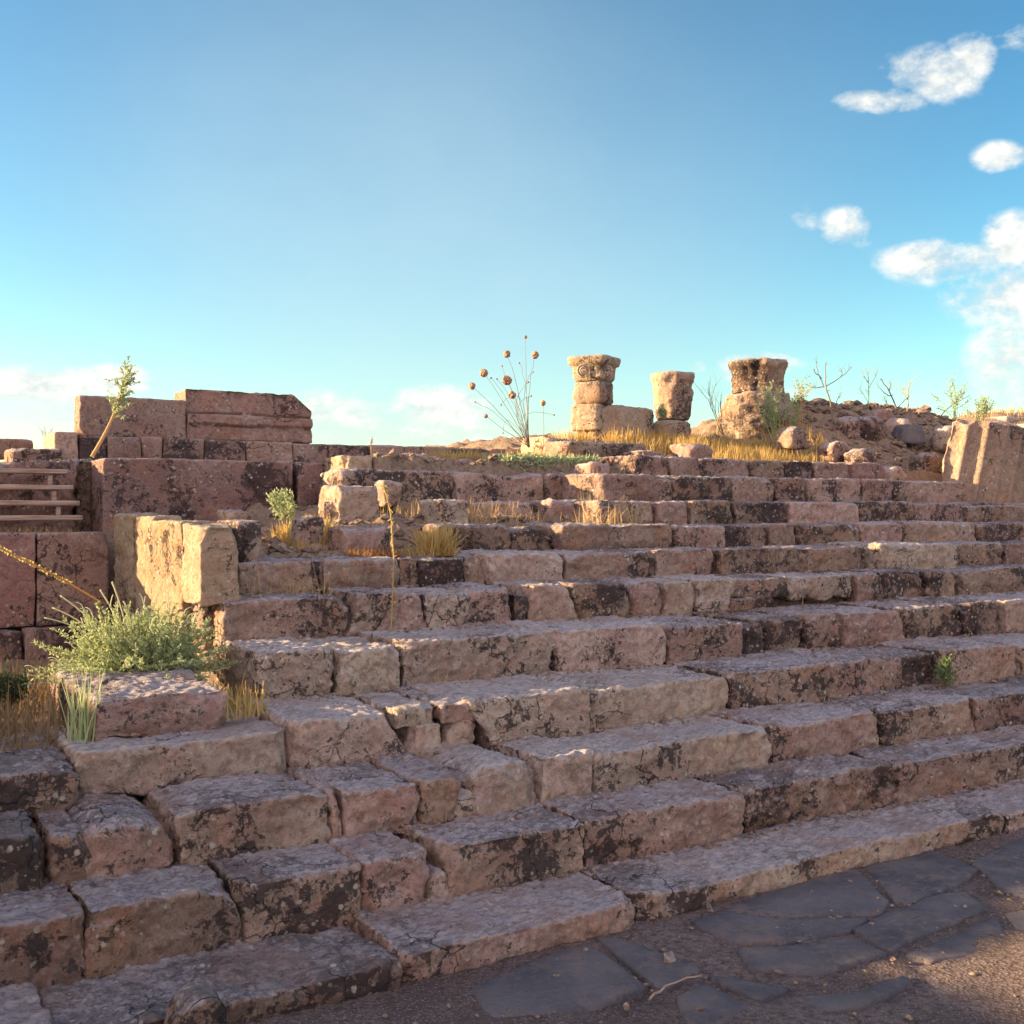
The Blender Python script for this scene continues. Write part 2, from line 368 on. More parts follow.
# a stone: (x_left, x_right, options) with x where its ends meet the front face in the picture
O = dict
ROWS = [
 [(-70, 57, O(m='step_dark')), (60, 402, O(m='step_dark', chips=6, dz=-.02, under=.04)), (406, 640, O(chips=7, under=.07, rough=.02)), (642, 1007, O(m='step', chips=3, under=.05)), (1010, 1420, O(dz=-.012, under=.03))],
 [(-90, 86, O(m='step_dark', chips=4, r=.03, dv=0)), (88, 240, O(m='step_dark', sr=-.03, dv=0, dz=0)), (240, 362, O(m='step', dz=0, dv=0)), (366, 430, O(chips=4)), (433, 453, O(m='step_pale', top=-.085, dome=.3, chips=2)),
  (447, 583, O(dz=.004, top2=1)), (585, 744, O(m='step', chips=4)), (746, 897, O(m='step_dark', rough=.034, under=.05, chips=5)), (900, 1420, O(m='step', rough=.024))],
 [(-90, 42, O(m='step_dark', r=.04)), (52, 104, O(m='step_dark', sr=-.07, r=.03, dz=-.02)), (78, 176, O(m='step', dome=.35, sl=-.03, r=.06, orange=1, dv=-.01)), (178, 332, O(m='step', dome=.12, r=.05, dz=.01, dv=0)),
  (333, 344, O(m='step', r=.02)), (346, 419, O(r=.045, dz=-.015)), (421, 458, O(m='step_dark', r=.05, dz=-.01, sr=.03)), (455, 478, O(m='step_pale', r=.05, dz=-.08, dome=.2)), (470, 540, O(m='step_pale', dome=.28, r=.08, dz=.025, dv=-.03, chips=6)),
  (543, 594, O(m='step_pale', r=.04)), (596, 772, O(m='step_pale')), (774, 882, O(chips=4)), (885, 977, O()), (979, 1420, O(m='step_dark'))],
 [(-90, 74, O(m='step_dark', dz=-.07, dv=-.10, r=.05)), (77, 288, O(m='step_pale', dv=-.02, dz=-.04, r=.045, bot=-.03, chips=3)), (293, 404, O(m='step_pale', r=.05, chips=7, sr=-.05)), (400, 440, O(m='step_pale', bot=.11, r=.025)), (442, 490, O(bot=.12, r=.025)),
  (412, 445, O(m='step_pale', top=-.085, r=.035, dome=.15)), (447, 477, O(top=-.075, r=.035, dome=.15)), (487, 511, O(m='step_dark', top=-.09, r=.03)), (480, 589, O(m='step_pale', sl=-.09, r=.05)), (592, 730, O(m='step_pale', r=.03)), (732, 830, O(m='step')), (832, 876, O()),
  (878, 944, O(m='step_dark', dv=.09, dz=-.006)), (946, 1016, O(m='step')), (1019, 1300, O())],
 [(262, 336, O(m='step_pale', r=.045, chips=2)), (339, 401, O(m='step_pale', r=.05, chips=6, dz=-.015)), (405, 555, O(m='step_pale', r=.04, under=.05, chips=5)), (559, 667, O(m='step_pale', r=.035)), (669, 744, O(m='step', r=.06, dz=-.01)),
  (748, 775, O(m='step_dark', r=.05, dz=-.04, dv=.05, dome=.2)), (777, 812, O(m='step_dark', r=.05, dz=-.02, dv=.07, chips=6)), (814, 848, O(m='step_dark', dv=.04, r=.05)), (850, 905, O(m='step')), (907, 964, O(m='step')), (967, 1003, O(m='step_dark')), (1006, 1300, O())],
 [(225, 347, O(m='step', r=.04, chips=2, dv=.0, dz=-.015)), (352, 384, O(sl=.05, sr=.06, r=.03)), (384, 426, O(sl=.06, sr=-.04, r=.045)), (428, 470, O(sl=-.03, sr=.07, r=.04, m='step_pale')), (462, 515, O(sl=.06, r=.05)), (518, 529, O(m='step_dark', r=.03, dz=-.05)), (531, 574, O(m='step', r=.05, sr=-.06)), (576, 631, O(sl=-.06, r=.03)),
  (636, 667, O(r=.05, dome=.2, dv=.03)), (666, 696, O(m='step_pale', r=.02)), (697, 733, O(m='step_pale', sr=.04, r=.025)), (724, 787, O(m='step', bot=.07, r=.05, sl=-.03)), (730, 775, O(m='step_dark', top=-.14, r=.05)), (790, 856, O(m='step_pale', r=.06, sl=-.04, chips=6, bot=.03)), (858, 884, O(r=.05)), (886, 928, O(m='step_dark', r=.05, dv=.05)), (930, 956, O(m='step_dark', r=.05, dz=-.01)),
  (964, 1100, O(m='step_dark', dome=.12, r=.07)), (1103, 1200, O())],
 [(239, 322, O(m='step', r=.04, dz=-.005)), (325, 399, O(m='step', under=.08, r=.04)), (401, 423, O(m='step_dark', r=.04, dv=.03)), (422, 468, O(m='step', r=.05, chips=5)), (470, 490, O(m='step_dark', r=.04, dv=.05)), (488, 563, O(m='step_pale', r=.05, sl=-.05, under=.03, dz=.01)), (568, 657, O(m='step', r=.04)), (659, 719, O(m='step', r=.03)), (721, 800, O(m='step_dark')), (802, 866, O(m='step_dark', r=.05)),
  (869, 948, O(m='step_pale', r=.07, dv=-.12, dz=.015)), (950, 1003, O(m='step_dark', r=.05)), (1006, 1100, O(m='step'))],
 [(455, 512, O(m='step_dark', r=.05)), (514, 548, O(m='step_dark', r=.06, dome=.2)), (560, 610, O(m='step_dark', r=.05)), (604, 674, O(m='step', under=.09)), (678, 726, O(m='step', under=.05)), (728, 768, O(m='step_dark')), (771, 795, O(m='step')), (797, 858, O(m='step_dark', r=.05)), (860, 902, O(r=.06)), (904, 978, O(m='step', r=.05)), (980, 1020, O(m='step_dark', r=.04)), (1022, 1120, O())],
 [(601, 656, O(m='step', under=.08)), (658, 690, O(m='step_dark', r=.05)), (692, 735, O(m='step_dark', under=.06)), (737, 788, O(m='step_dark')), (790, 858, O(m='step', r=.04)), (860, 915, O(m='step', r=.05)), (917, 966, O(m='step_dark', r=.05)), (970, 1060, O(m='step_dark', dv=.03, dz=-.03))],
 [(600, 638, O(m='step', r=.04)), (634, 672, O(m='step', sl=-.05, under=.09)), (674, 732, O(m='step', under=.10)), (734, 776, O(r=.06)), (779, 808, O(m='step_dark')), (810, 860, O(m='step')), (862, 893, O(m='step')), (895, 968, O(m='step', sr=-.08, under=.05))],
 [(637, 668, O(m='step_dark', r=.06)), (670, 699, O(m='step_dark', r=.05)), (698, 752, O(m='step', r=.05, dome=.12, bot=-.02)), (754, 784, O(m='step_dark')), (786, 814, O(m='step')), (816, 850, O()), (852, 885, O(m='wall_clean'))],
]
LABELS = [
 'lowest limestone step, a chipped low kerb lying against the dark street paving',
 'second limestone step up from the street, three long grey topped slabs at its right',
 'third step up from the street, with a cracked white boulder set in its front',
 'fourth step up from the street, pale slabs partly propped on small fist sized stones',
 'fifth step up from the street, its left end lit gold beside the green bush',
 'sixth step up from the street, made of stones with slanting diagonal joints',
 'seventh step up from the street, starting beside the upright parapet slabs',
 'eighth step up from the street, starting right of a golden grass tuft',
 'ninth step up from the street, its left end stone brightly sunlit',
 'tenth step up from the street, running right up to the fluted column fragment',
 'topmost and shortest step, just under the golden grass before the column stumps',
]
EXT_R = [14, 14, 14, 14, 14, 14, 14, 13.5, 0, 0, 0]
EXT_L = [-2.6, -2.4, -2.2, -1.6, 0, 0, 0, 0, 0, 0, 0]
for i, row in enumerate(ROWS):
    v0 = V[i]; zt = Z[i]; zb = (Z[i - 1] if i else -1.6) - .05
    vb = (V[i + 1] if i < 10 else 8.6) + .13
    root = thing('stone_step', LABELS[i], 'step', (U(512, v0), v0, zb + EYE), 'steps of the ruined staircase')
    blocks = [(U(a, v0), U(b, v0), dict(o)) for a, b, o in row]
    if EXT_R[i]:
        u = max(b[1] for b in blocks)
        while u < EXT_R[i]:
            w = rng.uniform(.6, 1.2); blocks.append((u + .008, u + w, dict(m='step'))); u += w
    if EXT_L[i] < 0:
        u = min(b[0] for b in blocks)
        while u > EXT_L[i]:
            w = rng.uniform(.5, 1.0); blocks.append((u - w, u - .008, dict(m='step_dark'))); u -= w
    for u0, u1, o in blocks:
        if i > 3 and o.get('m', 'step') == 'step' and (rng.random() < .22 + .05 * i): o['m'] = 'step_dark'
        D = Dv(512, v0) * .95
        kw = dict(r=o.get('r', .028), amp=.016 + .006 * min(1, (u1 - u0)), rough=o.get('rough', .021), chips=o.get('chips', 3) + (2 if i > 3 else 0), sl=o.get('sl', 0), sr=o.get('sr', 0),
                  dome=o.get('dome', 0), under=o.get('under', .012), res=max(.0105, D * (.0025 if i < 4 else .0019)))
        top = zt + o.get('dz', rng.uniform(-.012, .010)) + o.get('top', 0)
        dv = o.get('dv', rng.uniform(-.015, .022))
        z0 = zb + .05 + o['bot'] if 'bot' in o else zb
        back = vb if 'top' not in o else v0 + .3
        put_stone('stone_block', u0, u1, v0 + dv, back, z0, top, o.get('m', 'step'), root, **kw)

# ------------------------------------------------------------------ ground
def heights(u, v):
    """mound height relative to the eye"""
    def ss(a, b, x):
        t = np.clip((x - a) / (b - a), 0, 1); return t * t * (3 - 2 * t)
    st = np.full_like(u, -1.72)
    for i in range(11):
        lev = Z[i] - .075
        st = np.where(v > V[i] + .16, lev, st)
    plateau = .44 + .40 * ss(8.7, 10.6, v) * ss(4.5, 7.0, u)
    plateau += (.62 * ss(8.3, 9.9, v) * ss(9.0, 11.2, u)) * (1 - .42 * ss(12.6, 14.6, u)) * (1 - .25 * ss(15, 20, u)) * (1 - ss(11.2, 13.0, v))
    plateau += .62 * np.exp(-((u - 18.6) / 2.0) ** 2 - ((v - 12.9) / 1.2) ** 2)
    plateau += .9 * np.exp(-((u - 22) / 5.5) ** 2 - ((v - 15.0) / 3.2) ** 2)
    # rubble in the collapsed upper left corner
    rub = -.27 + (.20 * ss(6.7, 7.5, v) + .30 * ss(8.0, 8.5, v)) * ss(2.3, 3.7, u)
    rub = np.minimum(rub, .40)
    w = ss(3.5, 4.0, u)
    lim = np.select([v < 6.66, v < 7.1, v < 7.56, v < 8.0], [2.1, 3.75, 5.3, 5.6], 6.3)
    stair = np.where((v > 6.36) & (u < lim), np.minimum(rub, 1), st)
    z = np.where(v > 8.45, plateau, stair)
    # behind the back wall
    z = np.where((v > 8.3) & (v < 9.3) & (u < 3.9), np.minimum(rub, -.0), z)
    z = np.where((v > 9.3) & (v < 10.1) & (u < 4.0), .25, z)
    z = np.where((v > 8.6) & (v < 10.1) & (u >= 3.9) & (u < 5.5), .42, z)
    # the terrace left of the stairs
    terr = np.where(v > 4.74, -.985, st)
    terr = np.where(v > 8.1, -.22, terr)
    terr = np.where(v > 9.95, .28, terr)
    z = np.where((u < 1.78) | ((u < 1.95) & (v > 8.15)), terr, z)
        # sides and back fall away to the plain
    fall = ss(34, 60, v) + ss(26, 40, u) + ss(12, 30, -u)
    z = z - 3.0 * np.clip(fall, 0, 1)
    z = np.where((v < 3.56), -1.9, z)
    return z
def axis(segs):
    out = [np.arange(a, b, s) for a, b, s in segs]
    return np.concatenate(out)
uu = axis([(-40, -4, 1.2), (-4, 1.4, .09), (1.4, 8, .04), (8, 16, .06), (16, 24, .16), (24, 46, 1.2)])
vv = axis([(3.4, 9.2, .04), (9.2, 12, .06), (12, 17, .16), (17, 64, 1.4)])
A, B = np.meshgrid(uu, vv, indexing='ij')
a, b = A.ravel(), B.ravel()
zz = heights(a, b)
q = np.stack([a, b, zz * 0], 1)
rough_amt = np.where((b > 6.4) & (a > 1.9), np.where(b > 8.4, .10, .06), .03) * np.clip((60 - b) / 40, .2, 1)
zz = zz + rough_amt * fbm(q * 3.1, 5, 61, .58) + .035 * fbm(q * 11, 4, 67, .65) * (b > 6.3) * 1.5
nu, nv = len(uu), len(vv)
idx = np.arange(nu * nv).reshape(nu, nv)
f = np.stack([idx[:-1, :-1], idx[1:, :-1], idx[1:, 1:], idx[:-1, 1:]], -1).reshape(-1, 4)
tag(mesh('earth_mound', np.stack([a, b, zz + EYE], 1), f, M['earth']), kind='structure')
def ground_z(u, v):
    u = np.atleast_1d(np.asarray(u, float)); v = np.atleast_1d(np.asarray(v, float))
    i = np.clip(np.searchsorted(uu, u) - 1, 0, nu - 2); j = np.clip(np.searchsorted(vv, v) - 1, 0, nv - 2)
    return zz.reshape(nu, nv)[i, j]

uu2 = axis([(-2500, -60, 240), (-60, -4, 4), (-4, -1, .2), (-1, 9, .035), (9, 16, .2), (16, 80, 6), (80, 2600, 250)])
vv2 = axis([(-2500, -60, 240), (-60, -1, 4), (-1, .8, .2), (.8, 4.2, .035), (4.2, 10, .5), (10, 80, 8), (80, 2600, 250)])
A, B = np.meshgrid(uu2, vv2, indexing='ij'); a, b = A.ravel(), B.ravel()
q = np.stack([a, b, a * 0], 1)
near = ((np.abs(a) < 20) & (np.abs(b) < 20)).astype(float)
gz = .09 * np.exp(-((a - 3.75) / .30) ** 2 - ((b - 2.18) / .28) ** 2) + .05 * np.exp(-((a - 2.45) / .25) ** 2 - ((b - 2.42) / .2) ** 2) + near * (.020 * fbm(q * 1.7, 4, 5) + .012 * fbm(q * 11, 4, 8, .6) + .030 * np.clip((b - 3.1) / .5, 0, 1) * np.clip(4.2 - b, 0, 1))
n1, n2 = len(uu2), len(vv2); idx = np.arange(n1 * n2).reshape(n1, n2)
f = np.stack([idx[:-1, :-1], idx[1:, :-1], idx[1:, 1:], idx[:-1, 1:]], -1).reshape(-1, 4)
tag(mesh('ground', np.stack([a, b, gz], 1), f, M['grit']), kind='structure')

# paving of dark basalt slabs, worn and half covered by grit
pave = tag(bpy.data.objects.new('pavement', None), kind='structure'); COL.objects.link(pave)
SLABS = [
 [(738, 952), (790, 950), (848, 940), (888, 957), (822, 976), (748, 972)],
 [(470, 990), (545, 958), (588, 946), (648, 990), (570, 1018), (490, 1022)],
 [(676, 1000), (704, 986), (752, 1010), (735, 1040), (690, 1036)],
 [(722, 912), (850, 864), (889, 904), (881, 917), (800, 920)],
 [(857, 862), (914, 846), (980, 872), (954, 890), (909, 907), (895, 905)],
 [(970, 864), (1030, 836), (1100, 850), (1075, 912), (1003, 895), (982, 875)],
 [(853, 932), (883, 917), (940, 897), (967, 895), (989, 911), (942, 931), (916, 941), (894, 954), (877, 950)],
 [(594, 941), (616, 941), (700, 972), (668, 990), (655, 989)],
 [(708, 978), (790, 992), (760, 1006)],
 [(790, 1000), (866, 995), (905, 978), (914, 986), (868, 1009), (820, 1016)],
 [(1004, 915), (1080, 905), (1130, 940), (1030, 952)],
 [(905, 958), (945, 942), (996, 922), (1012, 944), (975, 958), (930, 966)],
 [(690, 925), (720, 914), (800, 923), (868, 921), (848, 935), (790, 946), (730, 944)],
]
def slab(poly, k):
    pts = np.array([onz(x, y, -1.6) for x, y in poly]); c = pts.mean(0)
    rings = []; n = 9
    loop = []
    for i in range(len(pts)):
        p0, p1 = pts[i], pts[(i + 1) % len(pts)]
        for s in np.linspace(0, 1, n, endpoint=False): loop.append(p0 + (p1 - p0) * s)
    loop = np.array(loop); m = len(loop)
    nz = fbm(np.column_stack([loop * 9, np.full(m, k * 7.)]), 3, 3)
    loop = c + (loop - c) * (1 + .035 * nz)[:, None]
    verts = []; levels = [(1.0, -.05), (1.0, .002), (.985, .012), (.94, .016), (.7, .017), (.4, .017), (.15, .017)]
    for sc, h in levels:
        ring = c + (loop - c) * sc
        hz = h + .009 * fbm(np.column_stack([ring * 7, np.full(m, k * 3.)]), 4, 12) if h > 0 else np.full(m, h)
        verts.append(np.column_stack([ring, hz]))
    verts = np.concatenate(verts); faces = []
    for l in range(len(levels) - 1):
        for i in range(m):
            j = (i + 1) % m; faces.append((l * m + i, l * m + j, (l + 1) * m + j, (l + 1) * m + i))
    faces.append(tuple(range((len(levels) - 1) * m, len(levels) * m)))
    area = sum(loop[i][0] * loop[(i + 1) % m][1] - loop[(i + 1) % m][0] * loop[i][1] for i in range(m))
    if area < 0: faces = [t[::-1] for t in faces]
    verts[:, :2] -= c
    mesh('paving_slab', verts, faces, M['basalt'], pave, (c[0], c[1], 0))
for k, s in enumerate(SLABS): slab(s, k)

# ------------------------------------------------------------------ small stones
def pebble_arrays(n, place, s0, s1):
    ic_v = np.array([(1, 0, 0), (-1, 0, 0), (0, 1, 0), (0, -1, 0), (0, 0, 1), (0, 0, -1), (.6, .6, .5), (-.6, .6, .5), (-.6, -.6, .5), (.6, -.6, .5), (.6, .6, -.5), (-.6, .6, -.5), (-.6, -.6, -.5), (.6, -.6, -.5)], float)
    T = []
    for (a, b, c) in ((0, 2, 6), (2, 4, 6), (4, 0, 6), (2, 1, 7), (1, 4, 7), (4, 2, 7), (1, 3, 8), (3, 4, 8), (4, 1, 8), (3, 0, 9), (0, 4, 9), (4, 3, 9), (2, 0, 10), (5, 2, 10), (0, 5, 10), (1, 2, 11), (5, 1, 11), (2, 5, 11), (3, 1, 12), (5, 3, 12), (1, 5, 12), (0, 3, 13), (5, 0, 13), (3, 5, 13)):
        T.append((a, b, c))
    T = np.array(T); vs, fs = [], []
    for i in range(n):
        x, y, z = place(i)
        s = rng.uniform(s0, s1) * rng.uniform(.5, 1.4) ** 1.5
        an = rng.uniform(0, 6.28); ca, sa = math.cos(an), math.sin(an)
        v = ic_v * rng.uniform(.75, 1.2, (14, 1)) * s * np.array([rng.uniform(.8, 1.4), rng.uniform(.7, 1.1), rng.uniform(.45, .8)])
        v = np.column_stack([v[:, 0] * ca - v[:, 1] * sa, v[:, 0] * sa + v[:, 1] * ca, v[:, 2]]) + (x, y, z + s * .25)
        vs.append(v); fs.append(T + i * 14)
    return np.concatenate(vs), np.concatenate(fs)
def pave_spot(i):
    return (rng.uniform(.2, 6.5), 3.3 - abs(rng.normal(0, .75)), .012)
v_, f_ = pebble_arrays(900, pave_spot, .003, .010)
tag(mesh('gravel', v_, f_, M['chip'], smooth=False), 'fine pale gravel scattered over the street', 'gravel', kind='stuff')
def tread_spot(i):
    k = int(rng.integers(0, 7)); return (rng.uniform(1.9, 9), V[k + 1] - abs(rng.normal(0, .05)) + .01, Z[k] + EYE - .002)
v_, f_ = pebble_arrays(2600, tread_spot, .004, .013)
tag(mesh('grit', v_, f_, M['chip'], smooth=False), 'stone crumbs lying along the backs of the treads', 'stone crumbs', kind='stuff')

def pxstone(name, label, cat, x0, x1, y0, y1, v, depth, mat, group=None, sink=.05, **kw):
    u0, u1 = U(x0, v), U(x1, v); xm = (x0 + x1) / 2
    z1, z0 = Zv(xm, y0, v), Zv(xm, y1, v) - sink
    kw.setdefault('res', max(.013, Dv(xm, v) * .0028))
    return tag(put_stone(name, u0, u1, v, v + depth, z0, z1, mat, **kw), label, cat, group)
x, y = onz(671, 966, -1.6); o = tag(put_stone('pebble', x - .022, x + .022, y - .02, y + .02, -1.595, -1.552, 'step_pale', r=.016, amp=.006, rough=.003, res=.006, chips=3), 'small square pale pebble beside the twig on the street', 'pebble')
x, y = onz(712, 913, -1.6); o = tag(put_stone('pebble', x - .02, x + .02, y - .02, y + .02, -1.60, -1.555, 'step_pale', r=.014, amp=.006, rough=.003, res=.006, chips=3), 'small pale pebble at the foot of the lowest step', 'pebble')
pxstone('broken_stone', 'dark broken lump lying at the bottom edge against the lowest step', 'stone', 176, 236, 997, 1040, 3.2, .16, 'step_dark', r=.08, amp=.04, dome=.45, chips=6)

# ------------------------------------------------------------------ left corner: platform, parapet, walls
pxstone('stone_slab', 'flat rough slab with a cracked top in front of the green bush', 'stone slab', 93, 226, 692, 724, 4.82, 1.0, 'step', r=.05, amp=.03, rough=.022, chips=5, under=.03)
pxstone('stone_block', 'low stone wedged under the left end of the stairs beside the bush', 'stone', 203, 232, 601, 640, 5.95, .5, 'step', r=.03, amp=.03)
par = thing('parapet_wall', 'low wall of upright ochre slabs, sunlit on its left side, closing the left end of the stairs', 'parapet', (1.78, 6.8, -.46 + EYE))
for (a_, b_, t_, w_) in ((5.84, 6.18, -.072, .21), (6.19, 6.92, -.045, .20), (6.93, 7.38, -.03, .20), (7.39, 7.93, -.012, .2)):
    put_stone('upright_slab', 1.69 + rng.uniform(-.01, .012), 1.69 + w_, a_, b_, -.50 if a_ < 6 else -.75, t_, 'parapet', par, r=.018, amp=.02, rough=.016, chips=2, res=.016)
pxstone('stone_block', 'squat dark block tucked behind the front end of the parapet', 'stone', 236, 263, 523, 566, 6.30, .45, 'step', r=.05, amp=.03)
put_stone('flank', 1.77, 2.1, 6.0, 7.9, -1.0, -.47, 'parapet', par, r=.03, amp=.03, rough=.03, res=.022, chips=4)

wa = thing('ashlar_wall', 'smooth shaded wall of two tall slabs left of the parapet', 'wall', (.6, 8.1, -1.05 + EYE))
for (a_, b_) in ((-1.9, -.72), (-.70, .02), (.04, U(35, 7.95)), (U(37, 7.95), 1.665)):
    put_stone('wall_slab', a_, b_, 7.95, 8.35, -.76, Zv(60, 533, 7.95), 'wall_clean', wa, r=.012, amp=.010, rough=.006, chips=1, res=.02)
for (a_, b_) in ((-2, -.5), (-.48, .55), (.57, 1.1), (1.11, 1.66)):
    put_stone('base_course', a_, b_, 7.88, 8.3, -1.08, -.77, 'wall', wa, r=.02, amp=.02, rough=.012, chips=3, res=.022)
wb = thing('orthostat_wall', 'wall of one long dark blotched block behind the parapet', 'wall', (2.6, 9.2, -.3 + EYE))
put_stone('wall_block', U(103, 9.0), U(293, 9.0), 9.0, 9.5, -.35, .425, 'wall', wb, r=.02, amp=.015, rough=.010, chips=2, res=.022)
put_stone('wall_block', U(299, 9.0), U(352, 9.0), 9.02, 9.5, -.35, .43, 'wall', wb, r=.02, amp=.015, rough=.010, chips=2, res=.022)
pxstone('stone_block', 'upright block with a bright sunlit left side standing before the long dark wall', 'stone block', 347, 373, 457, 500, 8.5, .5, 'parapet', sink=.15, r=.03, amp=.03, chips=3)
uc = thing('wall_course', 'long low course of small squared blocks carrying the two large blocks', 'wall', (3.5, 10.1, .4 + EYE))
js = [54, 79, 107, 142, 163, 204, 246, 293, 329, 371, 405, 448, 490, 530]
for k in range(len(js) - 1):
    put_stone('course_block', U(js[k], 9.9) + .004, U(js[k + 1], 9.9) - .004, 9.9 + rng.uniform(-.01, .02), 10.45, .30, .652 + (.02 if k == 0 else rng.uniform(-.008, .008)), 'wall' if k % 3 else 'wall_clean', uc, r=.016, amp=.012, rough=.008, chips=1, res=.026)
pxstone('large_block', 'big plain rectangular block on the low course, left of the moulded block', 'stone block', 79, 186, 398, 437, 10.0, .22, 'wall', sink=.01, r=.014, amp=.012, rough=.008, chips=1, res=.022)
def mould(z, e):
    o = np.where(z < .30, -.02, 0.0) + np.where((z > .30) & (z < .52), -.05, 0.0) + np.where(z > .52, .02 + .02 * np.sin(e * 20), 0)
    o = o + np.where(np.abs(z - .30) < .018, .03, 0) + np.where(np.abs(z - .525) < .018, .03, 0)
    return o
u0, u1 = U(187, 10.0), U(313, 10.0)
p_, f_ = stone(u1 - u0, .40, .455, r=.02, amp=.012, rough=.010, chips=0, res=.014, prof=mould, seed=31)
hx = (u1 - u0) / 2
ov = (p_[:, 0] * .62 + p_[:, 2] * .78) - (hx * .62 + .2275 * .78 - .115)
ov = np.maximum(ov, 0); p_[:, 0] -= ov * .62; p_[:, 2] -= ov * .78
tag(mesh('moulded_block', p_, f_, M['wall_clean'], None, ((u0 + u1) / 2, 10.23, .655 + .2275 + EYE)), 'big block with horizontal mouldings and a broken right shoulder, highest on the left wall', 'stone block')
# far left bits
pxstone('stone_block', 'long low grey block on the bank above the timber rails', 'stone block', 13, 63, 448, 464, 9.75, .5, 'step', r=.02, amp=.02)
pxstone('stone_block', 'distant squared block at the left edge above the timber rails', 'stone block', -60, 34, 438, 452, 10.9, .5, 'wall', r=.02, amp=.015)
pxstone('rock_face', 'dark rough bank of rock behind the timber rails', 'rock', -80, 78, 461, 535, 9.35, .6, 'wall', r=.06, amp=.07, rough=.04, chips=3)
pxstone('rock_face', 'dark hollowed rock between the timber rails and the long wall', 'rock', 76, 103, 460, 530, 9.5, .5, 'step_dark', r=.05, amp=.07, rough=.05, chips=3)

# timber rails
fr = thing('timber_railing', 'weathered timber barrier of four level rails at the left edge', 'railing', (1.0, 8.95, -.1 + EYE))
def boxmesh(name, u0, u1, v0, v1, z0, z1, mat, parent, bev=.006):
    lx, ly, lz = u1 - u0, v1 - v0, z1 - z0
    ip, ff = lattice(max(3, int(lx / .05)), 4, 4)
    nx = ip.max(0); h = np.array([lx, ly, lz]) / 2
    p = ip / nx * 2 * h - h
    q = np.clip(p, -(h - bev), h - bev); d = p - q; L = np.linalg.norm(d, axis=1, keepdims=True)
    p = q + d / np.maximum(L, 1e-9) * bev
    p += .004 * np.stack([fbm(p * 3 + u0 * 7 + z0 * 5 + 9 * i, 2, i) for i in range(3)], 1)
    loc = np.array([(u0 + u1) / 2, (v0 + v1) / 2, (z0 + z1) / 2 + EYE]) - np.array(parent.location)
    return mesh(name, p, ff, M[mat], parent, tuple(loc))
for k, (yy, xr) in enumerate(((469, 69), (485, 74), (501, 80), (516, 83))):
    v_k = 9.05 - .09 * k
    z_ = Zv(40, yy, v_k)
    boxmesh('rail', .16, U(xr, v_k), v_k, v_k + .10, z_ - .035, z_ + .003, 'wood', fr)
for k in range(3):
    v_k = 9.05 - .09 * k
    z_t, z_b = Zv(50, 472 + 16 * k, v_k) , Zv(50, 483 + 16 * k, v_k)
    for xc in (51 + 4 * k, -60 + 4 * k):
        boxmesh('post', U(xc - 2.6, v_k), U(xc + 2.6, v_k), v_k + .025, v_k + .075, z_b - .02, z_t - .015, 'wood', fr)

# ------------------------------------------------------------------ rubble of the collapsed corner
RUB = [  # x0,x1,y0,y1,v,depth,mat,label
 (338, 380, 487, 522, 7.55, .4, 'step', 'rounded brown boulder at the left end of the rubble slope'),
 (384, 404, 480, 497, 7.95, .3, 'step', 'small pale rounded stone above the yellow stalk'),
 (437, 467, 499, 524, 7.25, .35, 'step_pale', 'squared stone standing among dry stalks in the middle of the rubble'),
 (302, 326, 518, 538, 7.0, .22, 'step', 'small pyramid shaped stone beside a golden tuft near the parapet'),
 (345, 392, 528, 552, 6.75, .3, 'step', 'low rounded lump above the rusty straw on the seventh step'),
 (378, 431, 455, 474, 8.65, .4, 'step', 'dark oblong block leaning at the top of the rubble slope'),
 (432, 488, 458, 473, 8.7, .4, 'wall', 'plain flat block on the top edge right of the dark oblong block'),
 (341, 452, 470, 500, 8.25, .5, 'step', 'long ragged stone left in the rubble edge below the oblong block'),
 (455, 548, 474, 508, 8.2, .5, 'step', 'broad eroded stone below the pale green ground plant'),
 (548, 602, 474, 506, 8.15, .5, 'step_dark', 'eroded stone behind the dry stalks left of the ninth step'),
 (492, 545, 502, 528, 7.65, .4, 'step', 'half buried stone in the middle of the dry stalks'),
 (548, 600, 500, 526, 7.5, .4, 'step', 'half buried stone at the right of the dry stalks'),
 (226, 252, 512, 530, 8.3, .25, 'step', 'round stone in the corner behind the parapet'),
 (548, 580, 437, 462, 9.3, .5, 'parapet', 'yellow sunlit block left of the column stumps'),
 (566, 648, 442, 464, 8.9, .4, 'step_dark', 'ragged dark stone ledge in front of the column stumps'),
 (690, 712, 445, 457, 8.4, .3, 'step_dark', 'small dark stone poking out of the golden grass'),
 (640, 664, 452, 466, 8.5, .3, 'step', 'small stone at the left end of the topmost step'),
 (592, 612, 462, 476, 8.0, .3, 'step', 'yellowish lump right of the pale green ground plant'),
]
for x0, x1, y0, y1, v, d, m, lab in RUB:
    pxstone('rubble_stone', lab, 'stone', x0, x1, y0, y1, v, d, m, 'stones of the collapsed corner', r=.06, amp=.05, rough=.024, chips=5, sink=.10)
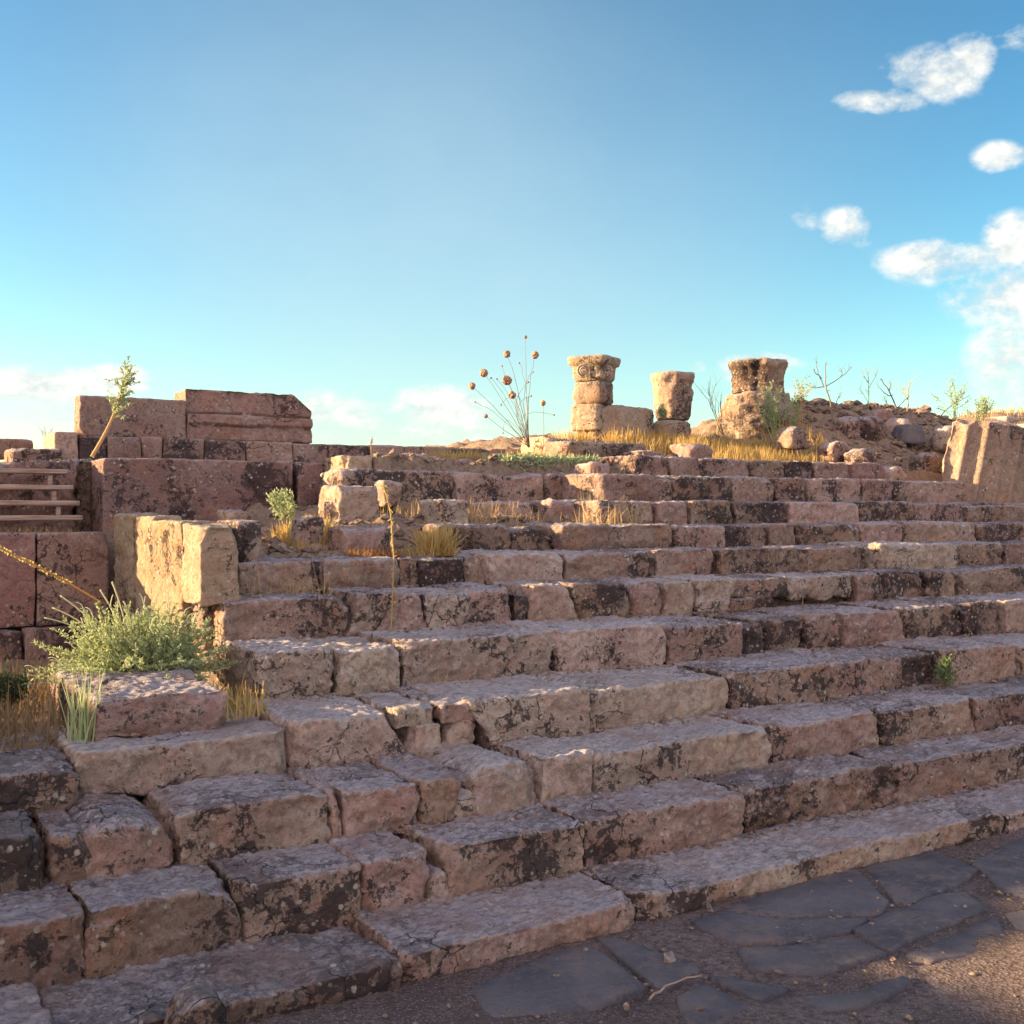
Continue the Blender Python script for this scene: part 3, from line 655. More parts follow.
MND = [
 (792, 812, 425, 441, 9.0, 'step_dark', 'dark stone at the left foot of the earth mound beside the widest column stump'),
 (850, 870, 416, 432, 9.3, 'step', 'grey stone on the crest of the earth mound'),
 (868, 890, 417, 436, 9.2, 'step_dark', 'dark stone in the middle of the earth mound crest'),
 (874, 898, 407, 424, 9.5, 'wall_clean', 'reddish stone standing highest on the earth mound'),
 (900, 914, 418, 430, 9.2, 'step_pale', 'pale stone on the mound crest left of the black stone'),
 (910, 926, 423, 437, 9.0, 'basalt', 'black basalt stone on the mound crest'),
 (948, 975, 425, 442, 8.8, 'step', 'flat stone on the mound behind the fluted fragment'),
 (860, 880, 449, 460, 8.4, 'step', 'small stone at the foot of the earth mound'),
 (890, 912, 466, 477, 8.2, 'step_pale', 'pale chip lying on the tenth step'),
 (834, 852, 440, 452, 8.7, 'step', 'brown stone half sunk in the left of the earth mound'),
 (926, 946, 452, 470, 8.3, 'step_dark', 'dark stone beside the sunlit side of the fluted fragment'),
]
for x0, x1, y0, y1, v, m, lab in MND:
    pxstone('mound_stone', lab, 'stone', x0, x1, y0, y1, v, .28, m, 'stones on the earth mound', r=.13, amp=.06, rough=.028, chips=9, dome=.25, sink=.10)
# clods and chips in the slopes
def rub_spot(i):
    if i % 4 == 0: u, v = rng.uniform(2.2, 5.6), rng.uniform(6.6, 8.6)
    else: u, v = rng.uniform(8.5, 15), rng.uniform(8.3, 10.4)
    return (u, v, float(ground_z(u, v)[0]) + EYE)
v_, f_ = pebble_arrays(3000, rub_spot, .012, .06)
tag(mesh('rubble', v_, f_, M['chip'], smooth=False), 'stone chips and clods strewn over the earth slopes', 'rubble', kind='stuff')
# far hillock stones on the right
for k, (x0, x1, y0, y1, v) in enumerate(((990, 1012, 421, 434, 12.0), (1006, 1040, 417, 436, 12.2), (1012, 1034, 412, 420, 12.8), (1030, 1075, 425, 445, 11.6))):
    pxstone('hillock_stone', ['small pale stone at the left of the far right heap', 'largest pale stone of the far right heap', 'pale stone on top of the far right heap', 'pale stone at the right of the far right heap'][k], 'stone', x0, x1, y0, y1, v, .5, 'step_pale', 'stones of the far right heap', r=.06, amp=.06, chips=4, sink=.2)

# ------------------------------------------------------------------ column fragments
def lathe(prof, n=56, sq=2.0, seed=0, rough=.015, lobes=None, res=.02):
    """prof: list of (z, radius); sq: superellipse power (2 round, 6 square)"""
    zs, rs = [], []
    for (z0, r0), (z1, r1) in zip(prof[:-1], prof[1:]):
        k = max(1, int(math.hypot(z1 - z0, r1 - r0) / res))
        for s in range(k):
            t = s / k; zs.append(z0 + (z1 - z0) * t); rs.append(r0 + (r1 - r0) * t)
    zs.append(prof[-1][0]); rs.append(prof[-1][1])
    zs, rs = np.array(zs), np.array(rs)
    th = np.arange(n) / n * 2 * math.pi
    se = (np.abs(np.cos(th)) ** sq + np.abs(np.sin(th)) ** sq) ** (-1 / sq)
    Zg, T = np.meshgrid(zs, th, indexing='ij'); Rg = rs[:, None] * se[None, :]
    if lobes: Rg = Rg * (1 + lobes(Zg, T))
    p = np.stack([Rg * np.cos(T), Rg * np.sin(T), Zg], -1).reshape(-1, 3)
    so = np.random.default_rng(seed).uniform(0, 90, 3)
    nr = np.stack([np.cos(T), np.sin(T), T * 0], -1).reshape(-1, 3)
    d = fbm(p * 7 + so, 5, seed, .6) * rough * 1.6 - rough * 2.2 * np.clip(noise(p * 9 + so, seed + 3) - .3, 0, 1)
    p = p + nr * d[:, None]; p[:, 2] += .5 * rough * fbm(p * 6 + so + 40, 3, seed + 9)
    m = len(zs); idx = np.arange(m * n).reshape(m, n); j = np.roll(idx, -1, 1)
    f = np.stack([idx[:-1], j[:-1], j[1:], idx[1:]], -1).reshape(-1, 4)
    return p, f
def solid(prof, **kw):
    prof = [(prof[0][0], .01)] + list(prof) + [(prof[-1][0], .01)]
    return lathe(prof, **kw)
def tube(pts, rad, sides=6):
    pts = np.asarray(pts, float); n = len(pts); rad = np.broadcast_to(np.asarray(rad, float), (n,))
    tan = np.gradient(pts, axis=0); tan /= np.maximum(np.linalg.norm(tan, axis=1, keepdims=True), 1e-9)
    ref = np.tile(np.array([[.31, .87, .38]]), (n, 1)); a = np.cross(tan, ref); a /= np.maximum(np.linalg.norm(a, axis=1, keepdims=True), 1e-9); b = np.cross(tan, a)
    th = np.arange(sides) / sides * 2 * math.pi
    v = pts[:, None] + rad[:, None, None] * (np.cos(th)[None, :, None] * a[:, None] + np.sin(th)[None, :, None] * b[:, None])
    idx = np.arange(n * sides).reshape(n, sides); j = np.roll(idx, -1, 1)
    f = np.stack([idx[:-1], j[:-1], j[1:], idx[1:]], -1).reshape(-1, 4)
    return v.reshape(-1, 3), f
def join(parts):
    vs, fs, o = [], [], 0
    for v, f in parts:
        vs.append(v); fs.append(f + o); o += len(v)
    return np.concatenate(vs), np.concatenate(fs)
def volute(c, r, axis_dir, hand=1, rad=.016):
    """a scroll lying in the plane across axis_dir"""
    d = np.array(axis_dir, float); d /= np.linalg.norm(d); e = np.array([-d[1], d[0], 0]); k = np.array([0, 0, 1.])
    t = np.linspace(0, 1, 44); an = hand * (t * 2.2 * 2 * math.pi + 1.4); rr = r * (1 - .82 * t)
    pts = np.array(c) + rr[:, None] * (np.cos(an)[:, None] * e + np.sin(an)[:, None] * k) + d * (.02 * t)[:, None]
    return tube(pts, rad * (1 - .35 * t), 6)
FACE = np.array([-SA, -CA, 0.])          # roughly towards the street
# stacked pillar with scrolled capital
VP = 10.5
def px_scale(x, v): return Dv(x, v) / F
c1 = P(594, 436, VP); s1 = px_scale(594, VP)
pil = thing('column_stump', 'tallest column stump of three stacked stones under a scrolled capital', 'column stump', tuple(c1 - (0, 0, .05)), 'column stumps on the plateau')
def part(name, prof, mat, root, dx=0., dy=0., rot=0., tilt=0., **kw):
    p, f = solid(prof, **kw)
    o = mesh(name, p, f, M[mat], root, (dx, dy, 0)); o.rotation_euler = (tilt, 0, rot); return o
def zz_(y): return (436 - y) * s1 + .05
part('base', [(0, .155), (zz_(431.5), .15)], 'column', pil, -.03, 0, .5, sq=7, seed=3, rough=.010)
part('drum', [(zz_(431.3), .175), (zz_(429), .185), (zz_(409), .185), (zz_(405.6), .175)], 'column', pil, -.055, 0, .55, sq=7, seed=4, rough=.010)
part('drum', [(zz_(405.2), .17), (zz_(402.5), .197), (zz_(397), .205), (zz_(390), .20), (zz_(385.5), .20), (zz_(383.2), .185)], 'column', pil, 0, 0, .5, sq=5, seed=5, rough=.015)
cap = part('capital', [(zz_(382.6), .17), (zz_(379), .20), (zz_(373), .205), (zz_(367), .215), (zz_(366), .245), (zz_(363), .252), (zz_(359.5), .260), (zz_(358.2), .252)], 'column', pil, .0, 0, .53, sq=7, seed=6, rough=.010)
for hnd, off in ((1, -.135), (-1, .135)):
    e = np.array([-FACE[1], FACE[0], 0])
    v_, f_ = volute((0, 0, 0), .075, (FACE[0], FACE[1], 0), hnd)
    o = mesh('volute', v_, f_, M['column'], cap, (0, 0, 0))
    # the capital is turned, so place the scroll in its local frame
    lp = np.array([-off * e[0], -off * e[1], zz_(372.5)]) + FACE * .205
    cr, sr_ = math.cos(-.53), math.sin(-.53)
    o.location = (lp[0] * cr - lp[1] * sr_, lp[0] * sr_ + lp[1] * cr, lp[2]); o.rotation_euler = (0, 0, -.53)
# lying block
pxstone('fallen_block', 'wide rounded block lying between the two narrow column stumps', 'stone block', 601, 656, 405, 438, 10.3, .5, 'column', r=.07, amp=.04, rough=.02, dome=.10, chips=4, sink=.05)
# second stump: bell capital upside on a base
c2 = P(673, 437, VP); s2 = px_scale(673, VP)
def z2(y): return (437 - y) * s2 + .05
st2 = thing('column_stump', 'middle column stump, a leafy tapering capital on a low round base', 'column stump', tuple(c2 - (0, 0, .05)), 'column stumps on the plateau')
part('base', [(0, .23), (z2(430), .235), (z2(424), .225), (z2(421.5), .19)], 'column', st2, -.02, 0, 0, seed=8, rough=.02)
def leafl(z, t): return .035 * np.sin(t * 9) * np.clip((z2(385) - z) / .3, 0, 1) + .03 * np.sin(t * 17 + z * 14) * .5
part('capital', [(z2(420.5), .19), (z2(416), .215), (z2(405), .23), (z2(395), .24), (z2(386), .25), (z2(384), .235), (z2(382), .258), (z2(377), .270), (z2(374.4), .265), (z2(373.4), .24)], 'column', st2, 0, 0, .3, sq=2.0, seed=11, rough=.020, lobes=leafl)
# third stump: wide
c3 = P(757, 441, VP); s3 = px_scale(757, VP)
def z3(y): return (441 - y) * s3 + .08
st3 = thing('column_stump', 'widest column stump, a ragged capital on a big crumbling mass', 'column stump', tuple(c3 - (0, 0, .08)), 'column stumps on the plateau')
part('base', [(0, .50), (z3(430), .51), (z3(420), .50), (z3(410), .47), (z3(400), .40), (z3(394.5), .37)], 'column_dark', st3, 0, 0, 0, sq=2.1, seed=21, rough=.042, n=72)
part('capital', [(z3(394), .315), (z3(388), .315), (z3(378), .325), (z3(372), .34), (z3(368), .362), (z3(363.5), .37), (z3(361.5), .35)], 'column_dark', st3, .02, 0, .4, sq=2.2, seed=22, rough=.034, n=72, lobes=lambda z, t: .012 * np.sin(t * 12))

# fluted fragment leaning on the upper right end of the steps
def fluted():
    n = 160; rad = .76; zs = np.linspace(0, .92, 48)
    th = np.arange(n) / n * 2 * math.pi; k = 22
    ph = (th * k / (2 * math.pi)) % 1
    fl = -np.clip(1 - ((ph - .5) / .44) ** 2, 0, 1) ** .5 * .050
    Zg, T = np.meshgrid(zs, th, indexing='ij')
    p = np.stack([(rad + fl)[None, :] * np.cos(T), (rad + fl)[None, :] * np.sin(T), Zg - .46], -1).reshape(-1, 3)
    # close top and bottom
    for zc, row in ((-.5, 0), (.5, len(zs) - 1)): pass
    rows = [p[:n] * np.array([.02, .02, 1]), p[:n] * np.array([.6, .6, 1]), p, p[-n:] * np.array([.6, .6, 1]), p[-n:] * np.array([.02, .02, 1])]
    p = np.concatenate(rows); m = len(zs) + 4
    # broken side: everything beyond a plane on the left is gone; ragged top
    so = np.array([3., 9., 1.])
    dn = np.array([-1., .12, .10]); dn /= np.linalg.norm(dn)
    ov = np.maximum(p @ dn - .685 + .06 * fbm(p * 5 + so, 4, 4), 0); p = p - dn * ov[:, None]
    cut = ov > 0
    dn = np.array([-.35, 1., 0]); dn /= np.linalg.norm(dn)
    ov = np.maximum(p @ dn + .02 + .06 * fbm(p * 6 + so, 4, 3), 0); p = p - dn * ov[:, None]
    cut |= ov > 0
    dn = np.array([-.75, -.1, -.65]); dn /= np.linalg.norm(dn)
    ov = np.maximum(p @ dn - .72 + .06 * fbm(p * 6 + so, 4, 7), 0); p = p - dn * ov[:, None]
    cut |= ov > 0
    dn = np.array([-.45, -.1, .9]); dn /= np.linalg.norm(dn)
    ov = np.maximum(p @ dn - .66 + .10 * fbm(p * 4 + so, 4, 6), 0); p = p - dn * ov[:, None]
    cut |= ov > 0
    p = p + (fbm(p * 9 + so, 4, 9) * np.where(cut, .03, .006))[:, None] * np.array([.6, .8, .6])
    idx = np.arange(m * n).reshape(m, n); j = np.roll(idx, -1, 1)
    f = np.stack([idx[:-1], j[:-1], j[1:], idx[1:]], -1).reshape(-1, 4)
    return p, f
p_, f_ = fluted()
fc = np.array([U(965, 7.45) + .70, 8.05, Zv(1000, 461, 7.6) + EYE])
o = tag(mesh('fluted_fragment', p_, f_, M['flute'], None, tuple(fc)), 'big fluted column fragment with a sunlit broken left side, beside the upper steps', 'column fragment')
from mathutils import Quaternion
o.rotation_euler = (Quaternion((.87, .5, 0), R(10)) @ Quaternion((0, 0, 1), R(6))).to_euler()
pxstone('stone_block', 'low dark block under the fluted column fragment', 'stone block', 968, 1060, 503, 522, 7.3, .7, 'step_dark', r=.04, amp=.03)

# ------------------------------------------------------------------ plants
def blades(base, h, w=.004, lean=.35, droop=.25, wind=(0, 0)):
    """thin tapering grass blades, one strip of three quads each"""
    base = np.asarray(base, float); n = len(base)
    h = np.broadcast_to(h, (n,)) * rng.uniform(.55, 1.25, n)
    an = rng.uniform(0, 2 * math.pi, n); le = np.abs(rng.normal(0, lean, n))
    dirv = np.stack([np.cos(an) * le + wind[0], np.sin(an) * le + wind[1], np.ones(n)], 1); dirv /= np.linalg.norm(dirv, axis=1, keepdims=True)
    fa = rng.uniform(0, 2 * math.pi, n); side = np.stack([np.cos(fa), np.sin(fa), np.zeros(n)], 1)
    ww = w * rng.uniform(.6, 1.3, n)
    vs = []
    for k, (t, s) in enumerate(((0, 1), (.4, .85), (.75, .55), (1, .12))):
        c = base + dirv * (h * t)[:, None]
        c[:, 2] -= droop * le * h * t * t
        c[:, :2] += (np.stack([np.cos(an), np.sin(an)], 1) * (droop * h * le * t * t)[:, None])
        vs += [c - side * (ww * s)[:, None], c + side * (ww * s)[:, None]]
    v = np.stack(vs, 1).reshape(-1, 3)
    q = np.array([[0, 1, 3, 2], [2, 3, 5, 4], [4, 5, 7, 6]])
    f = (np.arange(n)[:, None, None] * 8 + q[None]).reshape(-1, 4)
    return v, f
def scatter(x0, x1, v0, v1, n, clump=.0, z=None):
    """points on the mound; x in picture units at the middle depth"""
    vm = (v0 + v1) / 2; u0, u1 = U(x0, vm), U(x1, vm)
    u = rng.uniform(u0, u1, n); v = rng.uniform(v0, v1, n)
    if clump:
        m = noise(np.stack([u * 3.1, v * 3.1, u * 0], 1), 5) > clump - .5
        u, v = u[m], v[m]
    zz1 = ground_z(u, v) if z is None else np.full(len(u), z)
    return np.stack([u, v, zz1 + EYE - .01], 1)
def grass(label, parts, mat, name='dry_grass', cat='grass'):
    v, f = join(parts)
    return tag(mesh(name, v, f, M[mat], smooth=False), label, cat, kind='stuff')
grass('golden dry grass carpeting the plateau before the column stumps', [
    blades(scatter(585, 815, 8.65, 10.4, 6500, .15), .15, .005, .4), blades(scatter(690, 790, 8.7, 9.8, 2600), .22, .005, .35),
    blades(scatter(600, 700, 9.6, 10.6, 800), .20, .005, .4), blades(scatter(640, 800, 8.5, 8.9, 1200), .10, .005, .5)], 'gold')
grass('golden tuft at the left end of the eighth step', [blades(scatter(424, 448, 6.45, 6.65, 520, z=-.28), .20, .004, .45), blades(scatter(405, 450, 6.42, 6.7, 160, z=-.28), .08, .004, .6)], 'gold', 'grass_tuft')
grass('golden tuft on the rubble near the parapet', [blades(scatter(283, 328, 7.2, 7.7, 800), .14, .004, .5), blades(scatter(296, 320, 6.9, 7.2, 300), .10, .004, .5)], 'gold', 'grass_tuft')
grass('golden grass along the top edge of the rubble', [blades(scatter(440, 478, 8.9, 9.4, 900), .13, .005, .5), blades(scatter(515, 600, 8.8, 9.5, 700), .14, .005, .5), blades(scatter(360, 450, 8.9, 9.6, 350), .14, .004, .5)], 'gold')
grass('pinkish dry stalks standing among the rubble stones', [
    blades(scatter(463, 605, 7.15, 7.6, 480, .25), .17, .003, .35), blades(scatter(555, 630, 7.3, 8.0, 300, .1), .20, .003, .4),
    blades(scatter(400, 460, 7.2, 7.9, 260, .2), .18, .0035, .22), blades(scatter(575, 640, 6.98, 7.1, 110, z=-.11), .17, .003, .4), blades(scatter(350, 480, 7.6, 8.2, 200), .15, .003, .3)], 'straw', 'dry_stalks', 'dry stalks')
tb = np.array([(rng.uniform(1.9, 9.5), V[k + 1] - .012, Z[k] + EYE) for k in rng.integers(1, 8, 260)])
tb[:, 0] = np.round(tb[:, 0] / .55) * .55 + rng.normal(0, .03, len(tb))
grass('short straw tufts rooted in the joints of the steps', [blades(tb, .075, .0022, .5)], 'straw', 'joint_weeds', 'weeds')
grass('thin straw stalks before the left stone of the seventh step', [blades(scatter(240, 330, 6.02, 6.2, 70, z=-.47), .15, .0025, .45), blades(scatter(205, 240, 5.85, 5.95, 24, z=-.47), .12, .0025, .8)], 'straw', 'dry_stalks', 'dry stalks')
grass('rusty brown straw litter on the seventh step', [blades(scatter(345, 396, 6.42, 6.7, 420, z=-.27), .07, .004, 1.6, .6)], 'rust', 'straw_litter', 'straw')
pit = np.stack([rng.uniform(.15, 1.15, 1100), rng.uniform(4.9, 6.6, 1100), np.full(1100, -1.0 + EYE)], 1)
grass('dull brown grass in the dark hollow left of the slab', [blades(pit, .22, .004, .45)], 'dullgrass')
grass('dull grass under the timber rails', [blades(scatter(-40, 78, 8.45, 8.85, 500, z=-.22), .12, .004, .4)], 'dullgrass')
e_ = scatter(780, 960, 8.4, 10.2, 420)
grass('sparse straw on the earth mound', [blades(e_, .10, .004, .6), blades(scatter(975, 1060, 11.6, 13.5, 900), .12, .008, .5)], 'straw')
grass('golden grass on the far right heap', [blades(scatter(985, 1060, 12.2, 14.5, 1300), .16, .008, .4)], 'gold')
grass('yellow weeds at the foot of the flank beside the slab', [blades(np.stack([rng.uniform(1.5, 1.72, 160), rng.uniform(4.8, 5.3, 160), np.full(160, -.92 + EYE)], 1), .12, .004, .6)], 'gold', 'weeds', 'weeds')
yg = np.stack([U(80, 4.9) + rng.normal(0, .035, 50), 4.88 + rng.normal(0, .03, 50), np.full(50, -.97 + EYE)], 1)
grass('tall yellow green stalks at the left end of the slab', [blades(yg, .30, .0035, .2)], 'sage', 'weeds', 'weeds')

def leaves(cent, dirs, ln, wd):
    """small pointed leaves: one diamond each"""
    cent = np.asarray(cent, float); n = len(cent)
    d = np.asarray(dirs, float); d = d / np.maximum(np.linalg.norm(d, axis=1, keepdims=True), 1e-9)
    r = rng.normal(0, 1, (n, 3)); s = np.cross(d, r); s /= np.maximum(np.linalg.norm(s, axis=1, keepdims=True), 1e-9)
    L = (ln * rng.uniform(.6, 1.3, n))[:, None]; W = (wd * rng.uniform(.7, 1.2, n))[:, None]
    v = np.stack([cent, cent + d * L * .5 + s * W, cent + d * L, cent + d * L * .5 - s * W], 1).reshape(-1, 3)
    f = np.arange(n)[:, None] * 4 + np.array([[0, 1, 2, 3]])
    return v, f
# the green bush on the slab
bc = np.array([U(138, 5.75), 5.70, -.80 + EYE])
bush = thing('green_bush', 'grey green bush with pale curling flower spikes spreading behind the flat slab', 'bush', tuple(bc))
stems, lf_c, lf_d, tip_c, tip_d, tips = [], [], [], [], [], []
for k in range(520):
    an = rng.uniform(0, 2 * math.pi); el = rng.uniform(.05, 1.35) ; L = rng.uniform(.25, .45)
    b0 = np.array([rng.uniform(-.17, .17), rng.uniform(-.20, .20), 0])
    d = np.array([math.cos(an) * math.cos(el) * 1.0, math.sin(an) * math.cos(el) * .8, math.sin(el) * .82])
    t = np.linspace(0, 1, 7)[:, None]
    pts = b0 + d * L * t + np.array([0, 0, -.10]) * t ** 2.2 * (1 - math.sin(el)) + rng.normal(0, .006, (7, 3))
    pts[:, 2] = np.maximum(pts[:, 2], .01)
    stems.append(tube(pts, np.linspace(.0028, .0012, 7), 4))
    m = 60; ti = rng.uniform(.15, 1, m); c = np.stack([np.interp(ti, t[:, 0], pts[:, i]) for i in range(3)], 1)
    lf_c.append(c); lf_d.append(rng.normal(0, .7, (m, 3)) + d * .7 + np.array([0, 0, .3]))
    if k % 4 == 0:
        cur = pts[-1] + np.array([0, 0, 0]); dd = d.copy(); cu = [cur]
        for s in range(6):
            dd = dd + np.array([rng.normal(0, .1), rng.normal(0, .1), .12 if s < 3 else -.3]); dd /= np.linalg.norm(dd)
            cur = cur + dd * .012; cu.append(cur)
        tips.append(tube(cu, np.linspace(.0032, .002, 7), 5))
for (px_, py_, ln) in ((52, 608, .0), (60, 596, 0), (44, 618, 0), (100, 590, 0), (112, 582, 0)):   # long spikes reaching out
    e = P(px_, py_, 5.72) - bc; t = np.linspace(0, 1, 8)[:, None]
    s0 = np.array([e[0] * .35, 0, .12]); pts = s0 + (e - s0) * t + np.array([0, 0, .03]) * np.sin(t * 3.1)
    tips.append(tube(pts, np.linspace(.0025, .004, 8), 5))
v_, f_ = join(stems); mesh('stems', v_, f_, M['sage'], bush)
v_, f_ = leaves(np.concatenate(lf_c), np.concatenate(lf_d), .020, .0046); mesh('leaves', v_, f_, M['sage'], bush, smooth=False)
v_, f_ = join(tips); mesh('blossoms', v_, f_, M['sagetip'], bush)

# pale ground plant on the top edge
c_ = scatter(494, 590, 8.45, 8.85, 2600); c_[:, 2] = .38 + EYE + rng.uniform(0, .13, len(c_))
v_, f_ = leaves(c_, rng.normal(0, .7, (len(c_), 3)) + np.array([0, 0, .6]), .05, .010)
tag(mesh('ground_plant', v_, f_, M['paleleaf'], smooth=False), 'low pale green plant spreading along the top edge left of the column stumps', 'plant')

# dried plant with round seed heads
root = P(529, 447, 8.85)
th_ = thing('seedhead_plant', 'tall dry plant with round brown seed heads against the sky', 'plant', tuple(root))
HEADS = [(472, 386, 3.4), (484, 373, 4.0), (507, 354, 3.5), (507, 380, 4.6), (512, 395, 3.6), (535, 355, 3.6), (525.5, 337, 1.7), (543, 403, 2.7), (486, 416, 2.0), (519, 363, 1.0), (502, 366, 1.0), (491, 378, .9), (475, 402, .9), (501, 405, 1.0), (528, 382, 1.1), (531, 396, 1.0), (533, 372, .9), (554, 415, 1.0), (503, 433, .8), (497, 379, .8)]
fork = {0: (513, 425), 1: (516, 421), 2: (524, 405), 3: (523, 412), 4: (519, 418), 5: (525, 398), 6: (525, 396), 7: (544, 440), 8: (518, 440)}
stems = []
for k, (hx_, hy_, hr) in enumerate(HEADS):
    vv_ = 8.85 + rng.uniform(-.12, .12)
    e = P(hx_, hy_, vv_) - root
    if k in fork: m = P(*fork[k], 8.85 + (vv_ - 8.85) * .4) - root
    else:
        j = int(rng.integers(0, 7)); m = P(*fork[j], 8.85) - root
        m = m * .6 + (P(HEADS[j][0], HEADS[j][1], 8.85) - root) * .4
    st = P(544, 447, 8.85) - root if k == 7 else np.zeros(3)
    t = np.linspace(0, 1, 9)[:, None]
    pts = (1 - t) ** 2 * st + 2 * t * (1 - t) * m + t ** 2 * e + rng.normal(0, .004, (9, 3))
    stems.append(tube(pts, np.linspace(.0045 if k < 9 else .002, .0016, 9), 5))
    p_, f_ = solid([(-1., .25), (-.75, .7), (-.2, 1.0), (.35, .95), (.75, .6), (.95, .3)], n=16, seed=60 + k, rough=.0, res=.35)
    p_ = p_ * (hr * px_scale(hx_, vv_)) * (1 + .18 * rng.uniform(-1, 1, (len(p_), 1)))
    o = mesh('seed_head', p_, f_, M['seed'], th_, tuple(e), smooth=False); o.rotation_euler = (rng.uniform(-.5, .5), rng.uniform(-.5, .5), 0)
v_, f_ = join(stems); mesh('stems', v_, f_, M['twig'], th_)

# branching dry shrubs on the right
def shrub(name, label, px, py, v, hpx, spread=.6, n=5, mat='twig', leafmat=None, nl=0, lean=0., cat='shrub', group=None, lsize=.03):
    b0 = P(px, py, v); b0[2] -= .03; H = hpx * px_scale(px, v)
    root = thing(name, label, cat, tuple(b0), group)
    parts, lc, ld = [], [], []
    def grow(p, d, L, r, lev):
        pts = [p]; dd = d / np.linalg.norm(d)
        for s in range(5):
            dd = dd + rng.normal(0, .10, 3) + np.array([0, 0, .05]); dd /= np.linalg.norm(dd); p = p + dd * L / 5; pts.append(p)
            if lev > 0 and s >= 1 and rng.random() < .75:
                k = rng.normal(0, spread, 3); k[2] = abs(k[2]) * .5
                grow(p, dd + k, L * rng.uniform(.4, .62), r * .6, lev - 1)
            if nl and lev <= 1:
                for q_ in range(nl):
                    lc.append(p + rng.normal(0, .012, 3)); ld.append(dd + rng.normal(0, .6, 3))
        parts.append(tube(pts, np.linspace(r, r * .55, 6), 5))
    for k in range(n):
        d = np.array([rng.normal(lean, spread * .5), rng.normal(0, spread * .4), 1.0])
        grow(np.array([rng.normal(0, .015), rng.normal(0, .015), 0]), d, H * rng.uniform(.75, 1.0), H * .012, 2)
    v_, f_ = join(parts); mesh('branches', v_, f_, M[mat], root)
    if lc:
        v_, f_ = leaves(np.array(lc), np.array(ld), lsize, lsize * .22); mesh('leaves', v_, f_, M[leafmat], root, smooth=False)
    return root
shrub('dry_shrub', 'thin wispy shrub between the widest column stump and the tall bare shrub', 800, 424, 9.6, 36, .4, 4, 'straw', 'paleleaf', 1)
shrub('green_shrub', 'fresh green shrub with one bare branch near the right edge', 955, 424, 9.8, 30, .5, 6, 'paleleaf', 'paleleaf', 2)
shrub('green_shrub', 'yellow green low shrub above the fluted fragment', 980, 428, 9.9, 24, .6, 7, 'paleleaf', 'paleleaf', 2)
shrub('green_shrub', 'sprawling grey green weed growing over the widest column stump', 775, 440, 9.75, 38, .45, 7, 'sage', 'paleleaf', 3)
shrub('dry_shrub', 'few bare stems left of the widest column stump', 722, 432, 9.8, 40, .35, 3, lean=-.3)
shrub('green_plant', 'pale leafy weed growing in the corner behind the parapet', 288, 530, 7.9, 30, .35, 4, 'paleleaf', 'paleleaf', 3, cat='plant')
shrub('green_plant', 'small green tuft growing on a tread at the right', 942, 690, 4.52, 25, .2, 5, 'dullgrass', 'green', 1, cat='plant', lsize=.03)
shrub('dry_shrub', 'tiny dry weed on the skyline left of the big plain block', 45, 441, 10.6, 16, .5, 5)
shrub('dark_weed', 'dark green weed at the left edge in the hollow', 4, 712, 5.6, 30, .5, 7, 'dullgrass', 'deepgreen', 2, cat='plant', lsize=.03)
shrub('green_plant', 'small yellow green clump on the middle column stump', 663, 420, 10.2, 10, .4, 5, 'paleleaf', 'paleleaf', 2, cat='plant')

def twigs(label, lines, v, r=.011, mat='twig', fuzz=0):
    conv = lambda l: [P(774 + x / 4.096, 320 + y / 4.096, v) for x, y in l]
    b0 = conv(lines[0])[0]; root = thing('dry_shrub', label, 'shrub', tuple(b0)); parts = []
    for i, l in enumerate(lines):
        pts = np.array(conv(l)) - b0; pts[:, 1] += np.linspace(0, rng.uniform(-.12, .12) if i else 0, len(pts))
        tt = np.linspace(0, 1, len(pts)); t = np.linspace(0, 1, 12)
        pts = np.stack([np.interp(t, tt, pts[:, k]) for k in range(3)], 1); pts[1:-1] = (pts[:-2] + 2 * pts[1:-1] + pts[2:]) / 4
        pts[1:] += rng.normal(0, .004, (11, 3))
        rr = r if i == 0 else r * .6
        parts.append(tube(pts, np.linspace(rr, rr * .4, 12), 5))
        for k in range(3 + fuzz):
            s = rng.uniform(.4, 1); p0 = np.array([np.interp(s, t, pts[:, q]) for q in range(3)])
            d = rng.normal(0, .6, 3) + np.array([0, 0, .9]); L = rng.uniform(.04, .12)
            parts.append(tube([p0, p0 + d * L * .5, p0 + d * L + rng.normal(0, .01, 3)], [rr * .4, rr * .3, rr * .18], 4))
    v_, f_ = join(parts); mesh('branches', v_, f_, M[mat], root)
twigs('tallest bare grey shrub with forked branches right of the widest column stump', [[(240, 420), (235, 340), (210, 275), (210, 230), (213, 170)], [(205, 275), (165, 278), (130, 262)], [(205, 270), (180, 215), (170, 170)], [(195, 240), (155, 215), (140, 205)], [(215, 270), (265, 240), (290, 215), (310, 190)], [(275, 235), (282, 215), (280, 195)], [(240, 380), (248, 330), (250, 300)]], 9.6)
twigs('slender upright straw coloured weed on the mound left of the reddish stone', [[(386, 395), (388, 300), (385, 205)], [(388, 340), (372, 300), (370, 280)], [(387, 280), (400, 240), (402, 215)], [(386, 260), (376, 230), (374, 212)], [(380, 385), (362, 360), (345, 345)]], 9.6, .007, 'straw', 5)
twigs('bare dark shrub leaning left behind the stones of the mound crest', [[(515, 400), (490, 330), (465, 280), (435, 240)], [(500, 380), (455, 345), (430, 310)], [(480, 310), (462, 300), (440, 265)], [(470, 290), (480, 265), (478, 250)], [(505, 360), (520, 330), (524, 318)]], 9.8, .012)
twigs('small upright twiggy shrub right of the black stone', [[(545, 410), (550, 300), (555, 250)], [(548, 360), (560, 300), (562, 280)], [(548, 330), (535, 300), (534, 285)]], 9.9, .009, 'straw', 3)
